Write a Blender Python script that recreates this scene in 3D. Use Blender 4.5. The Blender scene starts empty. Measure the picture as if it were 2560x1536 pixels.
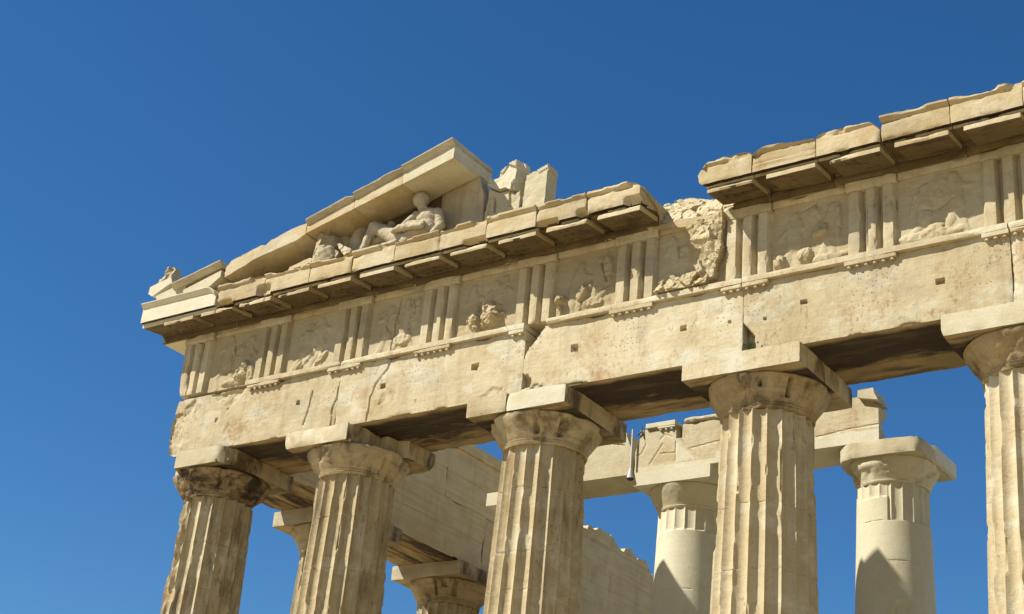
import bpy, math, random
import numpy as np
from mathutils import Vector, Matrix

# ------------------------------------------------------------------ camera, sky, sun, exposure
S = bpy.context.scene
COL = S.collection
AZ, EL, ROLL = -0.6387, 0.4471, 0.098
CAM = Vector((22.5335, -20.984, 0.1954))
fwd = Vector((math.sin(AZ)*math.cos(EL), math.cos(AZ)*math.cos(EL), math.sin(EL)))
rt = Vector((math.cos(AZ), -math.sin(AZ), 0)); up = rt.cross(fwd)
c_, s_ = math.cos(ROLL), math.sin(ROLL)
R_ = c_*rt + s_*up; U_ = -s_*rt + c_*up
cd = bpy.data.cameras.new('camera'); cam = bpy.data.objects.new('camera', cd); COL.objects.link(cam)
cam.matrix_world = Matrix(((R_.x, U_.x, -fwd.x, CAM.x), (R_.y, U_.y, -fwd.y, CAM.y), (R_.z, U_.z, -fwd.z, CAM.z), (0, 0, 0, 1)))
cd.sensor_width = 36; cd.lens = 3849.24/2560*36; cd.clip_end = 5000
S.camera = cam

SUN_EL, SUN_AZ = math.radians(45.4), math.radians(180+44.3)
W = bpy.data.worlds.new("World"); S.world = W; W.use_nodes = True
wn = W.node_tree.nodes; wl = W.node_tree.links
sky = wn.new('ShaderNodeTexSky'); sky.sky_type = 'NISHITA'; sky.sun_disc = False
sky.sun_elevation = SUN_EL; sky.sun_rotation = SUN_AZ
sky.altitude = 0; sky.air_density = 1.0; sky.dust_density = 0.0; sky.ozone_density = 6.0
hs = wn.new('ShaderNodeHueSaturation'); hs.inputs['Saturation'].default_value = 1.21
wl.new(sky.outputs[0], hs.inputs['Color']); wl.new(hs.outputs[0], wn['Background'].inputs[0]); wn['Background'].inputs[1].default_value = 0.067
ld = bpy.data.lights.new('sun', 'SUN'); ld.energy = 5.0; ld.angle = math.radians(0.5); ld.color = (1, .955, .865)
sun = bpy.data.objects.new('sun', ld); COL.objects.link(sun)
sd = Vector((math.sin(SUN_AZ)*math.cos(SUN_EL), math.cos(SUN_AZ)*math.cos(SUN_EL), math.sin(SUN_EL)))
sun.rotation_euler = sd.to_track_quat('Z', 'Y').to_euler(); sun.location = sd*60
S.view_settings.view_transform = 'Standard'; S.view_settings.look = 'None'
S.view_settings.exposure = 0.74; S.view_settings.gamma = 1
S.cycles.max_bounces = 6; S.cycles.diffuse_bounces = 4

# ------------------------------------------------------------------ noise
def _h(ix, iy, iz, seed):
    n = (ix*374761393 + iy*668265263 + iz*2147483647 + seed*1274126177) & 0xFFFFFFFF
    n = ((n ^ (n >> 13))*1274126177) & 0xFFFFFFFF
    n = ((n ^ (n >> 16))*2246822519) & 0xFFFFFFFF
    return ((n ^ (n >> 15)) & 0xFFFF)/65535.0
def vn(P, seed=0):
    P = np.asarray(P, float); I = np.floor(P).astype(np.int64); F = P-I; F = F*F*(3-2*F)
    o = 0
    for dx in (0, 1):
        wx = F[:, 0] if dx else 1-F[:, 0]
        for dy in (0, 1):
            wy = F[:, 1] if dy else 1-F[:, 1]
            for dz in (0, 1):
                wz = F[:, 2] if dz else 1-F[:, 2]
                o = o + wx*wy*wz*_h(I[:, 0]+dx, I[:, 1]+dy, I[:, 2]+dz, seed)
    return o
def fbm(P, seed=0, oct=3):
    a, s, t = .5, 0, 0; P = np.array(P, float)
    for k in range(oct):
        s = s + a*vn(P, seed+k*17); t += a; a *= .5; P = P*2.03+7.1
    return s/t
def sst(a, b, x):
    t = np.clip((x-a)/(b-a), 0, 1); return t*t*(3-2*t)

# ------------------------------------------------------------------ materials
def marble(name, cols, streak=.35, crust=0.0, crust_scale=(1.1, 1.1, 1.1), crust_thr=.55, crust_col=(.028, .020, .013),
           white=0.0, vein_dir='z', grain=.5, stain=.3, bump=.35, streak_col=(.155, .095, .038), seed=0.0, tone=(.745, .765, .735), fleck=0.0, grey=0.0, dots=False, soot=False):
    cols = tuple(tuple(q*w for q, w in zip(c, tone)) for c in cols)
    m = bpy.data.materials.new(name); m.use_nodes = True
    N = m.node_tree.nodes; K = m.node_tree.links; b = N['Principled BSDF']
    b.inputs['Roughness'].default_value = .82; b.inputs['Specular IOR Level'].default_value = .25
    g = N.new('ShaderNodeNewGeometry')
    def mapped(sc, off=0):
        mp = N.new('ShaderNodeMapping'); mp.inputs['Scale'].default_value = sc; mp.inputs['Location'].default_value = (off+seed, off*1.7, off*.6)
        K.new(g.outputs['Position'], mp.inputs['Vector']); return mp.outputs[0]
    def noise(sc, off=0, detail=5, rough=.55, dist=0.0):
        n = N.new('ShaderNodeTexNoise'); n.inputs['Scale'].default_value = 1; n.inputs['Detail'].default_value = detail
        n.inputs['Roughness'].default_value = rough; n.inputs['Distortion'].default_value = dist
        K.new(mapped(sc, off), n.inputs['Vector']); return n.outputs['Fac']
    def rng(f, a, b_, lo=0., hi=1.):
        r = N.new('ShaderNodeMapRange'); r.inputs[1].default_value = a; r.inputs[2].default_value = b_
        r.inputs[3].default_value = lo; r.inputs[4].default_value = hi; K.new(f, r.inputs[0]); return r.outputs[0]
    def mul(a, b_):
        x = N.new('ShaderNodeMath'); x.operation = 'MULTIPLY'
        K.new(a, x.inputs[0])
        if isinstance(b_, float): x.inputs[1].default_value = b_
        else: K.new(b_, x.inputs[1])
        return x.outputs[0]
    def mix(f, a, b_, mode='MIX'):
        x = N.new('ShaderNodeMix'); x.data_type = 'RGBA'; x.blend_type = mode
        if isinstance(f, float): x.inputs[0].default_value = f
        else: K.new(f, x.inputs[0])
        for i, q in ((6, a), (7, b_)):
            if isinstance(q, tuple): x.inputs[i].default_value = (*q, 1)
            else: K.new(q, x.inputs[i])
        return x.outputs[2]
    big = noise((.55, .55, .55), 0, 4)
    c = mix(rng(big, .36, .64), cols[0], cols[1])
    c = mix(mul(rng(noise((2.2, 2.2, 2.2), 5, 5), .42, .7), .75), c, cols[2])
    # fine bedding veins of the marble
    sc = {'z': (.7, .7, 16), 'x': (16, 1, 1), 'v': (9, 9, .7)}[vein_dir]
    c = mix(mul(rng(noise(sc, 9, 4, .6), .46, .74), grain), c, (cols[2][0]*.72, cols[2][1]*.70, cols[2][2]*.66))
    if white > 0:
        c = mix(mul(rng(noise((1.3, 1.3, 2.2), 21, 8, .66), .52, .60), white), c, (.54, .505, .375))
    if stain > 0:   # orange brown patina patches
        c = mix(mul(rng(noise((1.7, 1.7, 1.2), 31, 7, .68, .4), .56, .72), stain), c, (.31, .165, .05))
    if streak > 0:  # rain streaks running down
        c = mix(mul(rng(noise((5.5, 5.5, .42), 41, 5, .62), .52, .72), streak), c, streak_col)
    if crust > 0:   # black weathering crust
        f = noise(crust_scale, 51, 8, .63, .25)
        c = mix(mul(rng(f, crust_thr-.09, crust_thr+.03), min(1., crust*1.1)), c, (.13, .088, .045))
        c = mix(mul(rng(f, crust_thr-.005, crust_thr+.06), crust), c, crust_col)
    if fleck > 0:
        c = mix(mul(mul(rng(noise((15, 15, 8), 61, 5, .7), .55, .66), rng(noise((1.6, 1.6, .8), 63, 4, .6), .47, .60)), fleck), c, (.20, .125, .055))
    if grey > 0:    # lichen and dust
        c = mix(mul(rng(noise((1.1, 1.1, 1.6), 71, 8, .68, .3), .52, .66), grey), c, (.27, .245, .19))
    if dots or soot:
        sx = N.new('ShaderNodeSeparateXYZ'); K.new(g.outputs['Position'], sx.inputs[0])
        def mth(op, a, b_):
            x = N.new('ShaderNodeMath'); x.operation = op
            for i_, q in ((0, a), (1, b_)):
                if isinstance(q, (int, float)): x.inputs[i_].default_value = q
                else: K.new(q, x.inputs[i_])
            return x.outputs[0]
    if dots:        # rows of tiny dowel holes left by vanished bronze letters
        cb_ = N.new('ShaderNodeCombineXYZ'); K.new(mth('MULTIPLY', sx.outputs[0], 12.5), cb_.inputs[0]); K.new(mth('MULTIPLY', sx.outputs[2], 10.5), cb_.inputs[1])
        vo = N.new('ShaderNodeTexVoronoi'); vo.voronoi_dimensions = '2D'; vo.inputs['Randomness'].default_value = .7; vo.inputs['Scale'].default_value = 1; K.new(cb_.outputs[0], vo.inputs['Vector'])
        hole = rng(vo.outputs['Distance'], .10, .17, 1., 0.)
        per = mth('COSINE', mth('MULTIPLY', mth('SUBTRACT', sx.outputs[0], 3.65), 2*math.pi/2.13), 0)
        win = mul(mul(rng(per, .25, .4), rng(sx.outputs[2], 10.80, 10.9)), rng(sx.outputs[2], 11.58, 11.50))
        win = mul(mul(win, rng(noise((3, 3, 3), 81, 3), .44, .52)), rng(vo.outputs['Color'], .35, .4))
        c = mix(mul(mul(hole, win), .8), c, (.13, .085, .045))
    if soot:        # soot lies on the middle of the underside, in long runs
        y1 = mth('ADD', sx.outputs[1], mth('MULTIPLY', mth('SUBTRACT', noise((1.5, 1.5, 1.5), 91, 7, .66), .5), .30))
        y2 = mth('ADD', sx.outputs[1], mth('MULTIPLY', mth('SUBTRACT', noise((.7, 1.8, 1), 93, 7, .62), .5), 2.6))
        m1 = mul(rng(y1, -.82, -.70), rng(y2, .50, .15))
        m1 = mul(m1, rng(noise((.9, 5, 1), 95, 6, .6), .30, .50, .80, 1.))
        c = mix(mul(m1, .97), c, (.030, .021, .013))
    oi = N.new('ShaderNodeObjectInfo'); tr = N.new('ShaderNodeValToRGB'); te = tr.color_ramp.elements
    te[0].color = (.86, .83, .77, 1); te[1].color = (1.05, 1.06, 1.08, 1); em = te.new(.5); em.color = (1, .985, .95, 1)
    K.new(oi.outputs['Random'], tr.inputs[0]); c = mix(1.0, c, tr.outputs[0], 'MULTIPLY')
    sp = noise((42, 42, 42), 3, 3, .6)
    c = mix(rng(sp, .3, .7, .0, .42), c, mix(1.0, c, (.66, .60, .52), 'MULTIPLY'))
    pit = noise((19, 19, 27), 13, 4, .7)
    c = mix(mul(rng(pit, .66, .74), .55), c, (.12, .085, .05))
    K.new(c, b.inputs['Base Color'])
    h1 = noise((60, 60, 60), 2, 4, .65); h2 = noise((9, 9, 13), 4, 5, .6)
    ad = N.new('ShaderNodeMath'); ad.operation = 'MULTIPLY_ADD'; ad.inputs[1].default_value = 3.2
    K.new(h2, ad.inputs[0]); K.new(h1, ad.inputs[2])
    bp = N.new('ShaderNodeBump'); bp.inputs['Strength'].default_value = bump; bp.inputs['Distance'].default_value = .012
    K.new(ad.outputs[0], bp.inputs['Height']); K.new(bp.outputs[0], b.inputs['Normal'])
    return m
HONEY = ((.58, .45, .255), (.66, .545, .35), (.52, .38, .195))
PALE = ((.64, .53, .335), (.70, .60, .42), (.56, .44, .26))
NEW = ((.71, .66, .53), (.77, .73, .62), (.66, .59, .45))
M = {}
M['architrave'] = marble('weathered_marble', PALE, streak=.28, stain=.85, white=.8, grain=.22, fleck=.7, grey=.3, dots=True)
M['frieze'] = marble('frieze_marble', ((.61, .50, .315), (.68, .58, .40), (.54, .42, .24)), streak=.35, stain=.25, white=.3, vein_dir='v', grain=.25, grey=.45, fleck=.3)
M['metope'] = marble('metope_marble', ((.52, .425, .265), (.58, .485, .32), (.47, .36, .20)), streak=.12, stain=.15, grain=.25)
M['cornice'] = marble('cornice_marble', HONEY, streak=.10, stain=.35, white=.4, grain=.28, fleck=.45, grey=.5)
M['column'] = marble('column_marble', ((.54, .425, .25), (.62, .51, .33), (.46, .345, .185)), streak=.62, stain=.42, white=.45, fleck=.75, crust=.35, crust_scale=(5, 5, .8), crust_thr=.61, vein_dir='v', grain=.3, crust_col=(.10, .07, .04))
M['corner_column'] = marble('corner_column_marble', ((.54, .425, .25), (.62, .51, .33), (.46, .345, .185)), streak=.6, stain=.6, white=.5, fleck=.9, crust=.45, crust_scale=(4, 4, 1.1), crust_thr=.585, vein_dir='v', grain=.3, crust_col=(.10, .07, .04))
M['black'] = marble('black_crusted_marble', ((.40, .30, .17), (.47, .37, .22), (.33, .24, .13)), streak=.5, stain=.5, crust=.9, crust_scale=(1.7, 1.7, 2.6), crust_thr=.50, vein_dir='v')
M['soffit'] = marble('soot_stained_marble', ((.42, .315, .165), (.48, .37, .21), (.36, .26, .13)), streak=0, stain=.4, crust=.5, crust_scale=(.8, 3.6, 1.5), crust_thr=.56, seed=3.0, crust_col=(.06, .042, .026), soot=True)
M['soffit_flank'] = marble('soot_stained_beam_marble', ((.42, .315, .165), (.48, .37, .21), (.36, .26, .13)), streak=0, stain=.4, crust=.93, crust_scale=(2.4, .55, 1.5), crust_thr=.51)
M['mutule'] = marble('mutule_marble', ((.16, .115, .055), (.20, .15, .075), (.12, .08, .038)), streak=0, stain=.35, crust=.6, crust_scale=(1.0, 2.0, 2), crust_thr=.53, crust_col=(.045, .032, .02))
M['drip_shade'] = marble('crust_shade_drip_marble', ((.14, .10, .06), (.17, .12, .07), (.10, .07, .04)), streak=0, stain=.2, crust=.9, crust_scale=(1.2, 3, 2), crust_thr=.40)  # dark crust plus occlusion shade painted into the strip under the fascia edge
M['abacus'] = marble('abacus_marble', ((.56, .45, .27), (.63, .52, .335), (.46, .35, .19)), streak=.55, stain=.85, white=.2, crust=.75, crust_scale=(1.9, 1.9, .9), crust_thr=.565, grain=.2, crust_col=(.085, .06, .035))
M['column_clean'] = marble('pale_column_marble', ((.58, .465, .285), (.65, .545, .365), (.52, .405, .235)), streak=.26, stain=.25, white=.5, vein_dir='v', grain=.2, fleck=.7)
M['patch'] = marble('old_patch_marble', PALE, streak=.2, stain=.5, white=.4, grain=.22, fleck=.4, grey=.2)
M['new'] = marble('new_marble', NEW, tone=(.75, .755, .68), streak=0, stain=.0, grain=.07, bump=.12)
M['newold'] = marble('cleaned_marble', tone=(.74, .76, .72), cols=((.66, .58, .42), (.71, .64, .49), (.58, .48, .31)), streak=.06, stain=.15, white=.4, bump=.25, grain=.12)
M['capital'] = marble('capital_marble', ((.50, .40, .24), (.57, .465, .295), (.42, .32, .175)), streak=.4, stain=.6, crust=.5, crust_scale=(2.2, 2.2, 1.2), crust_thr=.58, crust_col=(.08, .055, .03))
M['grey'] = marble('greyish_marble', ((.55, .47, .33), (.62, .55, .41), (.47, .385, .25)), streak=.15, stain=.15, white=.3)
M['inner'] = marble('inner_wall_marble', ((.60, .50, .33), (.66, .56, .39), (.52, .42, .26)), streak=.15, stain=.15, grain=.45, vein_dir='z', tone=(1.0, .96, .80))
M['sculpt'] = marble('sculpture_marble', ((.60, .50, .345), (.67, .57, .42), (.52, .42, .27)), streak=.3, stain=.15, grain=.1, bump=.6, grey=.5, fleck=.5)
M['rough'] = marble('broken_marble', ((.64, .53, .33), (.70, .60, .41), (.54, .42, .23)), streak=0, stain=.35, bump=.8)
def plain(name, col, rough=.6, metal=0.0, nscale=30):
    m = bpy.data.materials.new(name); m.use_nodes = True; N = m.node_tree.nodes; K = m.node_tree.links; b = N['Principled BSDF']
    n = N.new('ShaderNodeTexNoise'); n.inputs['Scale'].default_value = nscale; n.inputs['Detail'].default_value = 4
    r = N.new('ShaderNodeValToRGB'); r.color_ramp.elements[0].color = (*[q*.7 for q in col], 1); r.color_ramp.elements[1].color = (*[min(1, q*1.3) for q in col], 1)
    r.color_ramp.elements[0].position = .3; r.color_ramp.elements[1].position = .7
    K.new(n.outputs['Fac'], r.inputs[0]); K.new(r.outputs[0], b.inputs['Base Color'])
    b.inputs['Roughness'].default_value = rough; b.inputs['Metallic'].default_value = metal; return m
M['steel'] = plain('grey_painted_steel', (.46, .46, .45), .6, .0)
M['iron'] = plain('dark_iron', (.05, .047, .045), .6, .4)
M['leaf'] = plain('leaf_green', (.065, .10, .03), .6)
def ground_mat():
    m = bpy.data.materials.new('pale_rock_ground'); m.use_nodes = True; N = m.node_tree.nodes; K = m.node_tree.links; b = N['Principled BSDF']
    n = N.new('ShaderNodeTexNoise'); n.inputs['Scale'].default_value = .8; n.inputs['Detail'].default_value = 9
    tc = N.new('ShaderNodeNewGeometry'); K.new(tc.outputs['Position'], n.inputs['Vector'])
    r = N.new('ShaderNodeValToRGB'); e = r.color_ramp.elements
    e[0].position = .32; e[0].color = (.36, .285, .165, 1); e[1].position = .68; e[1].color = (.60, .48, .29, 1)
    K.new(n.outputs['Fac'], r.inputs[0]); K.new(r.outputs[0], b.inputs['Base Color']); b.inputs['Roughness'].default_value = .95
    bp = N.new('ShaderNodeBump'); bp.inputs['Distance'].default_value = .05; K.new(n.outputs['Fac'], bp.inputs['Height']); K.new(bp.outputs[0], b.inputs['Normal'])
    return m
M['ground'] = ground_mat()

# ------------------------------------------------------------------ object helpers
def worigin(o):
    v = Vector((0, 0, 0))
    while o is not None: v = v + o.location; o = o.parent
    return v
def tag(o, label, cat, group=None):
    o['label'] = label; o['category'] = cat
    if group: o['group'] = group
    return o
def thing(name, label, cat, loc, group=None):
    o = bpy.data.objects.new(name, None); COL.objects.link(o); o.location = loc; o.empty_display_size = .2
    return tag(o, label, cat, group)
def mk(name, V, F, mat, parent=None, loc=None, smooth=28, mats=None, matidx=None):
    """one mesh object; V in world coordinates"""
    V = np.asarray(V, float)
    base = worigin(parent) if parent is not None else (Vector(loc) if loc is not None else Vector((float(V[:, 0].mean()), float(V[:, 1].mean()), float(V[:, 2].min()))))
    me = bpy.data.meshes.new(name)
    me.from_pydata((V-np.array(base)).tolist(), [], F)
    if mats:
        for q in mats: me.materials.append(q)
        if matidx is not None: me.polygons.foreach_set('material_index', matidx(me, np.array(base)))
    else: me.materials.append(mat)
    me.polygons.foreach_set('use_smooth', [True]*len(me.polygons))
    me.update()
    try: me.set_sharp_from_angle(angle=math.radians(smooth))
    except Exception: pass
    o = bpy.data.objects.new(name, me); COL.objects.link(o)
    if parent is None: o.location = base
    else: o.parent = parent
    return o
def down_idx(thr=-.55):
    def f(me, base):
        n = np.zeros(len(me.polygons)*3); me.polygons.foreach_get('normal', n)
        return (n.reshape(-1, 3)[:, 2] < thr).astype(np.int32)
    return f
def soff_idx(seed):
    def f(me, base):
        n = np.zeros(len(me.polygons)*3); me.polygons.foreach_get('normal', n); n = n.reshape(-1, 3)
        c = np.zeros(len(me.polygons)*3); me.polygons.foreach_get('center', c); c = c.reshape(-1, 3)+base
        return np.where((n[:, 2] < -.5) & (c[:, 2] < 10.6), 1, 0).astype(np.int32)
    return f
def side_idx():
    def f(me, base):
        n = np.zeros(len(me.polygons)*3); me.polygons.foreach_get('normal', n); n = n.reshape(-1, 3)
        return np.where(n[:, 2] < -.55, 1, np.where(n[:, 1] > -.6, 2, 0)).astype(np.int32)
    return f
def resample(prof, step, closed=True):
    P = [np.array(p, float) for p in prof]; out = []; cor = []
    n = len(P)
    for i in range(n if closed else n-1):
        a, b = P[i], P[(i+1) % n]; L = np.linalg.norm(b-a); k = max(1, int(round(L/step)))
        for j in range(k): out.append(a+(b-a)*j/k); cor.append(j == 0)
    if not closed: out.append(P[-1]); cor.append(True)
    return np.array(out), np.array(cor)
def loft(prof, ts, mp=None, step=.04, chip=0.0, cd=.05, rough=.004, seed=0, cb=None, ends=(1, 1), chipf=2.2, thr=.5):
    """closed 2-D profile (a,b) swept along t; ragged chipped edges; returns V, F"""
    pr, cor = resample(prof, step); n = len(pr); T = len(ts); ts = np.asarray(ts, float)
    if mp is None: mp = lambda t, a, b: (t, a, b)
    cen = pr.mean(0); ci = np.where(cor)[0]
    dc = np.min(np.linalg.norm(pr[:, None]-pr[ci][None], axis=2), axis=1)
    A = np.repeat(pr[None], T, 0); TT = np.repeat(ts[:, None], n, 1).copy()
    x, y, z = mp(TT, A[..., 0], A[..., 1])
    P0 = np.stack([x, y, z], -1).reshape(-1, 3)
    if chip > 0:
        nz = fbm(P0*chipf, seed+3, 4).reshape(T, n); nz = np.clip((nz-thr)/(1-thr), 0, 1)*2 + .12*vn(P0*14, seed+9).reshape(T, n)
        d0 = ts-ts[0]; d1 = ts[-1]-ts
        de = np.minimum(d0+(0 if ends[0] else 9), d1+(0 if ends[1] else 9))
        wc = np.exp(-dc/cd)[None, :]; we = np.exp(-de/cd)[:, None]
        amt = chip*nz*np.maximum(wc, 0)
        dv = cen-A; dv /= (np.linalg.norm(dv, axis=2, keepdims=True)+1e-9)
        A = A + dv*amt[..., None]
        ame = chip*nz*we*np.maximum(.35, wc)
        s = np.where(d0 < d1, 1, -1)[:, None]
        A = A + dv*(chip*nz*we*.8)[..., None]
        TT = TT + s*ame*.8
    x, y, z = mp(TT, A[..., 0], A[..., 1])
    P = np.stack([x, y, z], -1).reshape(-1, 3)
    if rough > 0:
        P = P + rough*2*np.stack([fbm(P0*7+k*31, seed+k, 3)-.5 for k in range(3)], 1)
    if cb is not None: P = cb(P, P0)
    F = []
    i = np.arange(n); j = (i+1) % n
    for k in range(T-1):
        F.extend(np.stack([k*n+i, k*n+j, (k+1)*n+j, (k+1)*n+i], 1).tolist())
    F.append(list(range(n))[::-1]); F.append(list(range((T-1)*n, T*n)))
    return P, orient(P, F)
def orient(V, F):
    """flip all faces if the enclosed volume comes out negative"""
    s = 0.0
    for f in F[::max(1, 1)]:
        a = V[f[0]]
        for k in range(1, len(f)-1):
            b, c = V[f[k]], V[f[k+1]]
            s += a[0]*(b[1]*c[2]-b[2]*c[1])-a[1]*(b[0]*c[2]-b[2]*c[0])+a[2]*(b[0]*c[1]-b[1]*c[0])
    return [g[::-1] for g in F] if s < 0 else F
def lin(a, b, step): return np.linspace(a, b, max(2, int(round((b-a)/step))+1))
def box(x0, x1, y0, y1, z0, z1, step=.05, chip=.02, cd=.03, rough=.003, seed=0, cb=None, **k):
    return loft([(y0, z0), (y1, z0), (y1, z1), (y0, z1)], lin(x0, x1, step), None, step, chip, cd, rough, seed, cb, **k)
def polyslab(poly, y0, y1, step=.04, chip=.03, cd=.05, rough=.006, seed=0, cb=None, ystep=.05, **k):
    """polygon in x,z with real thickness along y"""
    return loft(poly, lin(y0, y1, ystep), lambda t, a, b: (a, t, b), step, chip, cd, rough, seed, cb, **k)
def join(parts):
    V, F, o = [], [], 0
    for v, f in parts:
        V.append(v); F.extend([[i+o for i in g] for g in f]); o += len(v)
    return np.concatenate(V), F
def surfnet(fn, lo, hi, h):
    lo = np.array(lo, float); n = np.ceil((np.array(hi)-lo)/h).astype(int)+1
    g = np.stack(np.meshgrid(*[lo[i]+h*np.arange(n[i]) for i in range(3)], indexing='ij'), -1)
    f = fn(g.reshape(-1, 3)).reshape(n); s = f < 0
    c = np.zeros(tuple(n-1)+(3,)); w = np.zeros(tuple(n-1))
    off = [(a, b, d) for a in (0, 1) for b in (0, 1) for d in (0, 1)]
    def cut(arr, o): return arr[o[0]:n[0]-1+o[0], o[1]:n[1]-1+o[1], o[2]:n[2]-1+o[2]]
    for o in off:
        for ax in range(3):
            if o[ax] == 0:
                o2 = list(o); o2[ax] = 1
                fa, fb = cut(f, o), cut(f, o2); m = (fa < 0) != (fb < 0)
                t = np.where(m, fa/(fa-fb+1e-12), 0)
                p = np.zeros(m.shape+(3,)); p[...] = o; p[..., ax] += t
                c += p*m[..., None]; w += m
    act = w > 0; idx = -np.ones(act.shape, int); idx[act] = np.arange(act.sum())
    cc = np.argwhere(act); V = lo+h*(cc+c[act]/w[act][:, None])
    F = []
    for ax in range(3):
        a, b = [q for q in range(3) if q != ax]
        o2 = [0, 0, 0]; o2[ax] = 1
        sl = tuple(slice(0, n[q]-(1 if q == ax else 0)) for q in range(3)); sh = tuple(slice(1 if q == ax else 0, n[q]) for q in range(3))
        e = np.argwhere(s[sl] != s[sh])
        e = e[(e[:, a] > 0) & (e[:, b] > 0) & (e[:, a] < n[a]-1) & (e[:, b] < n[b]-1)]
        def at(da, db):
            q = e.copy(); q[:, a] += da; q[:, b] += db; return idx[q[:, 0], q[:, 1], q[:, 2]]
        q = np.stack([at(-1, -1), at(0, -1), at(0, 0), at(-1, 0)], 1)
        fl = s[sl][tuple(e.T)] != (ax == 1)
        q[~fl] = q[~fl][:, ::-1]
        F.extend(q[(q >= 0).all(1)].tolist())
    return V, F
def smin(a, b, k):
    h = np.clip(.5+.5*(b-a)/k, 0, 1); return b+(a-b)*h-k*h*(1-h)
def cap(P, a, b, ra, rb):
    a, b = np.array(a, float), np.array(b, float); d = b-a
    t = np.clip((P-a)@d/(d@d), 0, 1); return np.linalg.norm(P-a-t[:, None]*d, axis=1)-(ra+(rb-ra)*t)
def ell(P, c, r):
    c, r = np.array(c, float), np.array(r, float); q = (P-c)/r; k = np.linalg.norm(q, axis=1)
    return (k-1)*r.min()
def body(prims, lo, hi, h, k=.04, amp=.006, freq=9, seed=0, cuts=(), rock=0.0):
    def fn(P):
        d = None
        for p in prims:
            q = cap(P, *p[1:]) if p[0] == 'c' else ell(P, *p[1:])
            d = q if d is None else smin(d, q, k)
        for p in cuts:
            q = cap(P, *p[1:]) if p[0] == 'c' else ell(P, *p[1:])
            d = np.maximum(d, -q)
        if rock > 0:
            n = fbm(P*freq*.8, seed+9, 4); d = d + rock*(np.abs(n-.5)*4-.5) + rock*.5*(np.abs(fbm(P*freq*2.6, seed+5, 3)-.5)*4-.5)
        return d + amp*2*(fbm(P*freq, seed, 3)-.5)
    return surfnet(fn, lo, hi, h)
def facets(u, w, scale, seed=0, tilt=1.0):
    """angular broken facets: every cell is a tilted plane"""
    u = np.asarray(u)/scale; w = np.asarray(w)/scale; iu = np.floor(u).astype(np.int64); iw = np.floor(w).astype(np.int64)
    best = np.full(u.shape, 9e9); out = np.zeros(u.shape)
    for a in (-1, 0, 1):
        for b in (-1, 0, 1):
            cu, cw = iu+a, iw+b; z = cu*0
            px = cu+_h(cu, cw, z, seed); pw = cw+_h(cu, cw, z+1, seed)
            d = (u-px)**2+(w-pw)**2
            v = tilt*((u-px)*(_h(cu, cw, z+2, seed)-.5)+(w-pw)*(_h(cu, cw, z+3, seed)-.5))+(_h(cu, cw, z+4, seed)-.5)
            m = d < best; best[m] = d[m]; out[m] = v[m]
    return out
def plate(poly, yf, yb, step=.02, wob=.0, seed=0):
    """solid slab with outline poly in x,z whose front relief is yf(x,z) and flat back at yb"""
    xs = np.array([p[0] for p in poly]); zs = np.array([p[1] for p in poly])
    gx = np.arange(xs.min(), xs.max()+step, step); gz = np.arange(zs.min(), zs.max()+step, step)
    X, Z = np.meshgrid(gx, gz, indexing='ij'); n, m = X.shape
    cx = (X[:-1, :-1]+step/2).ravel(); cz = (Z[:-1, :-1]+step/2).ravel()
    q = np.stack([cx*9, cz*9, cx*0], 1)
    ins = inpoly(cx+wob*(fbm(q, seed, 3)-.5), cz+wob*(fbm(q, seed+7, 3)-.5), poly).reshape(n-1, m-1)
    idx = -np.ones((n, m), int); use = np.zeros((n, m), bool)
    for a in (0, 1):
        for b in (0, 1): use[a:n-1+a, b:m-1+b] |= ins
    idx[use] = np.arange(use.sum()); k = use.sum()
    x, z = X[use], Z[use]
    # pull outline vertices off the grid so the edge is ragged, not stepped
    cnt = np.zeros((n, m))
    for a in (0, 1):
        for b in (0, 1): cnt[a:n-1+a, b:m-1+b] += ins
    sx = np.zeros((n, m)); sz = np.zeros((n, m))
    for a in (0, 1):
        for b in (0, 1):
            sx[a:n-1+a, b:m-1+b] += ins*(.5-a); sz[a:n-1+a, b:m-1+b] += ins*(.5-b)
    rimm = (cnt[use] < 4); x = x+np.where(rimm, sx[use]*step*.5, 0); z = z+np.where(rimm, sz[use]*step*.5, 0)
    V = np.concatenate([np.stack([x, yf(x, z), z], 1), np.stack([x, np.full(k, yb), z], 1)])
    F = []
    I, J = np.where(ins)
    for i, j in zip(I, J):
        a, b, c, d = idx[i, j], idx[i+1, j], idx[i+1, j+1], idx[i, j+1]
        F.append([a, b, c, d]); F.append([a+k, d+k, c+k, b+k])
        if j == 0 or not ins[i, j-1]: F.append([b, a, a+k, b+k])
        if j == m-2 or not ins[i, j+1]: F.append([d, c, c+k, d+k])
        if i == 0 or not ins[i-1, j]: F.append([a, d, d+k, a+k])
        if i == n-2 or not ins[i+1, j]: F.append([c, b, b+k, c+k])
    return V, F
def inpoly(x, z, poly):
    r = np.zeros(len(x), bool); n = len(poly)
    for i in range(n):
        (x0, z0), (x1, z1) = poly[i], poly[(i+1) % n]
        m = ((z0 > z) != (z1 > z)) & (x < (x1-x0)*(z-z0)/(z1-z0+1e-12)+x0); r ^= m
    return r
def segdist(x, z, pts):
    d = np.full(len(x), 9.)
    for (x0, z0), (x1, z1) in zip(pts[:-1], pts[1:]):
        dx, dz = x1-x0, z1-z0; t = np.clip(((x-x0)*dx+(z-z0)*dz)/(dx*dx+dz*dz), 0, 1)
        d = np.minimum(d, np.hypot(x-x0-t*dx, z-z0-t*dz))
    return d

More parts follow.
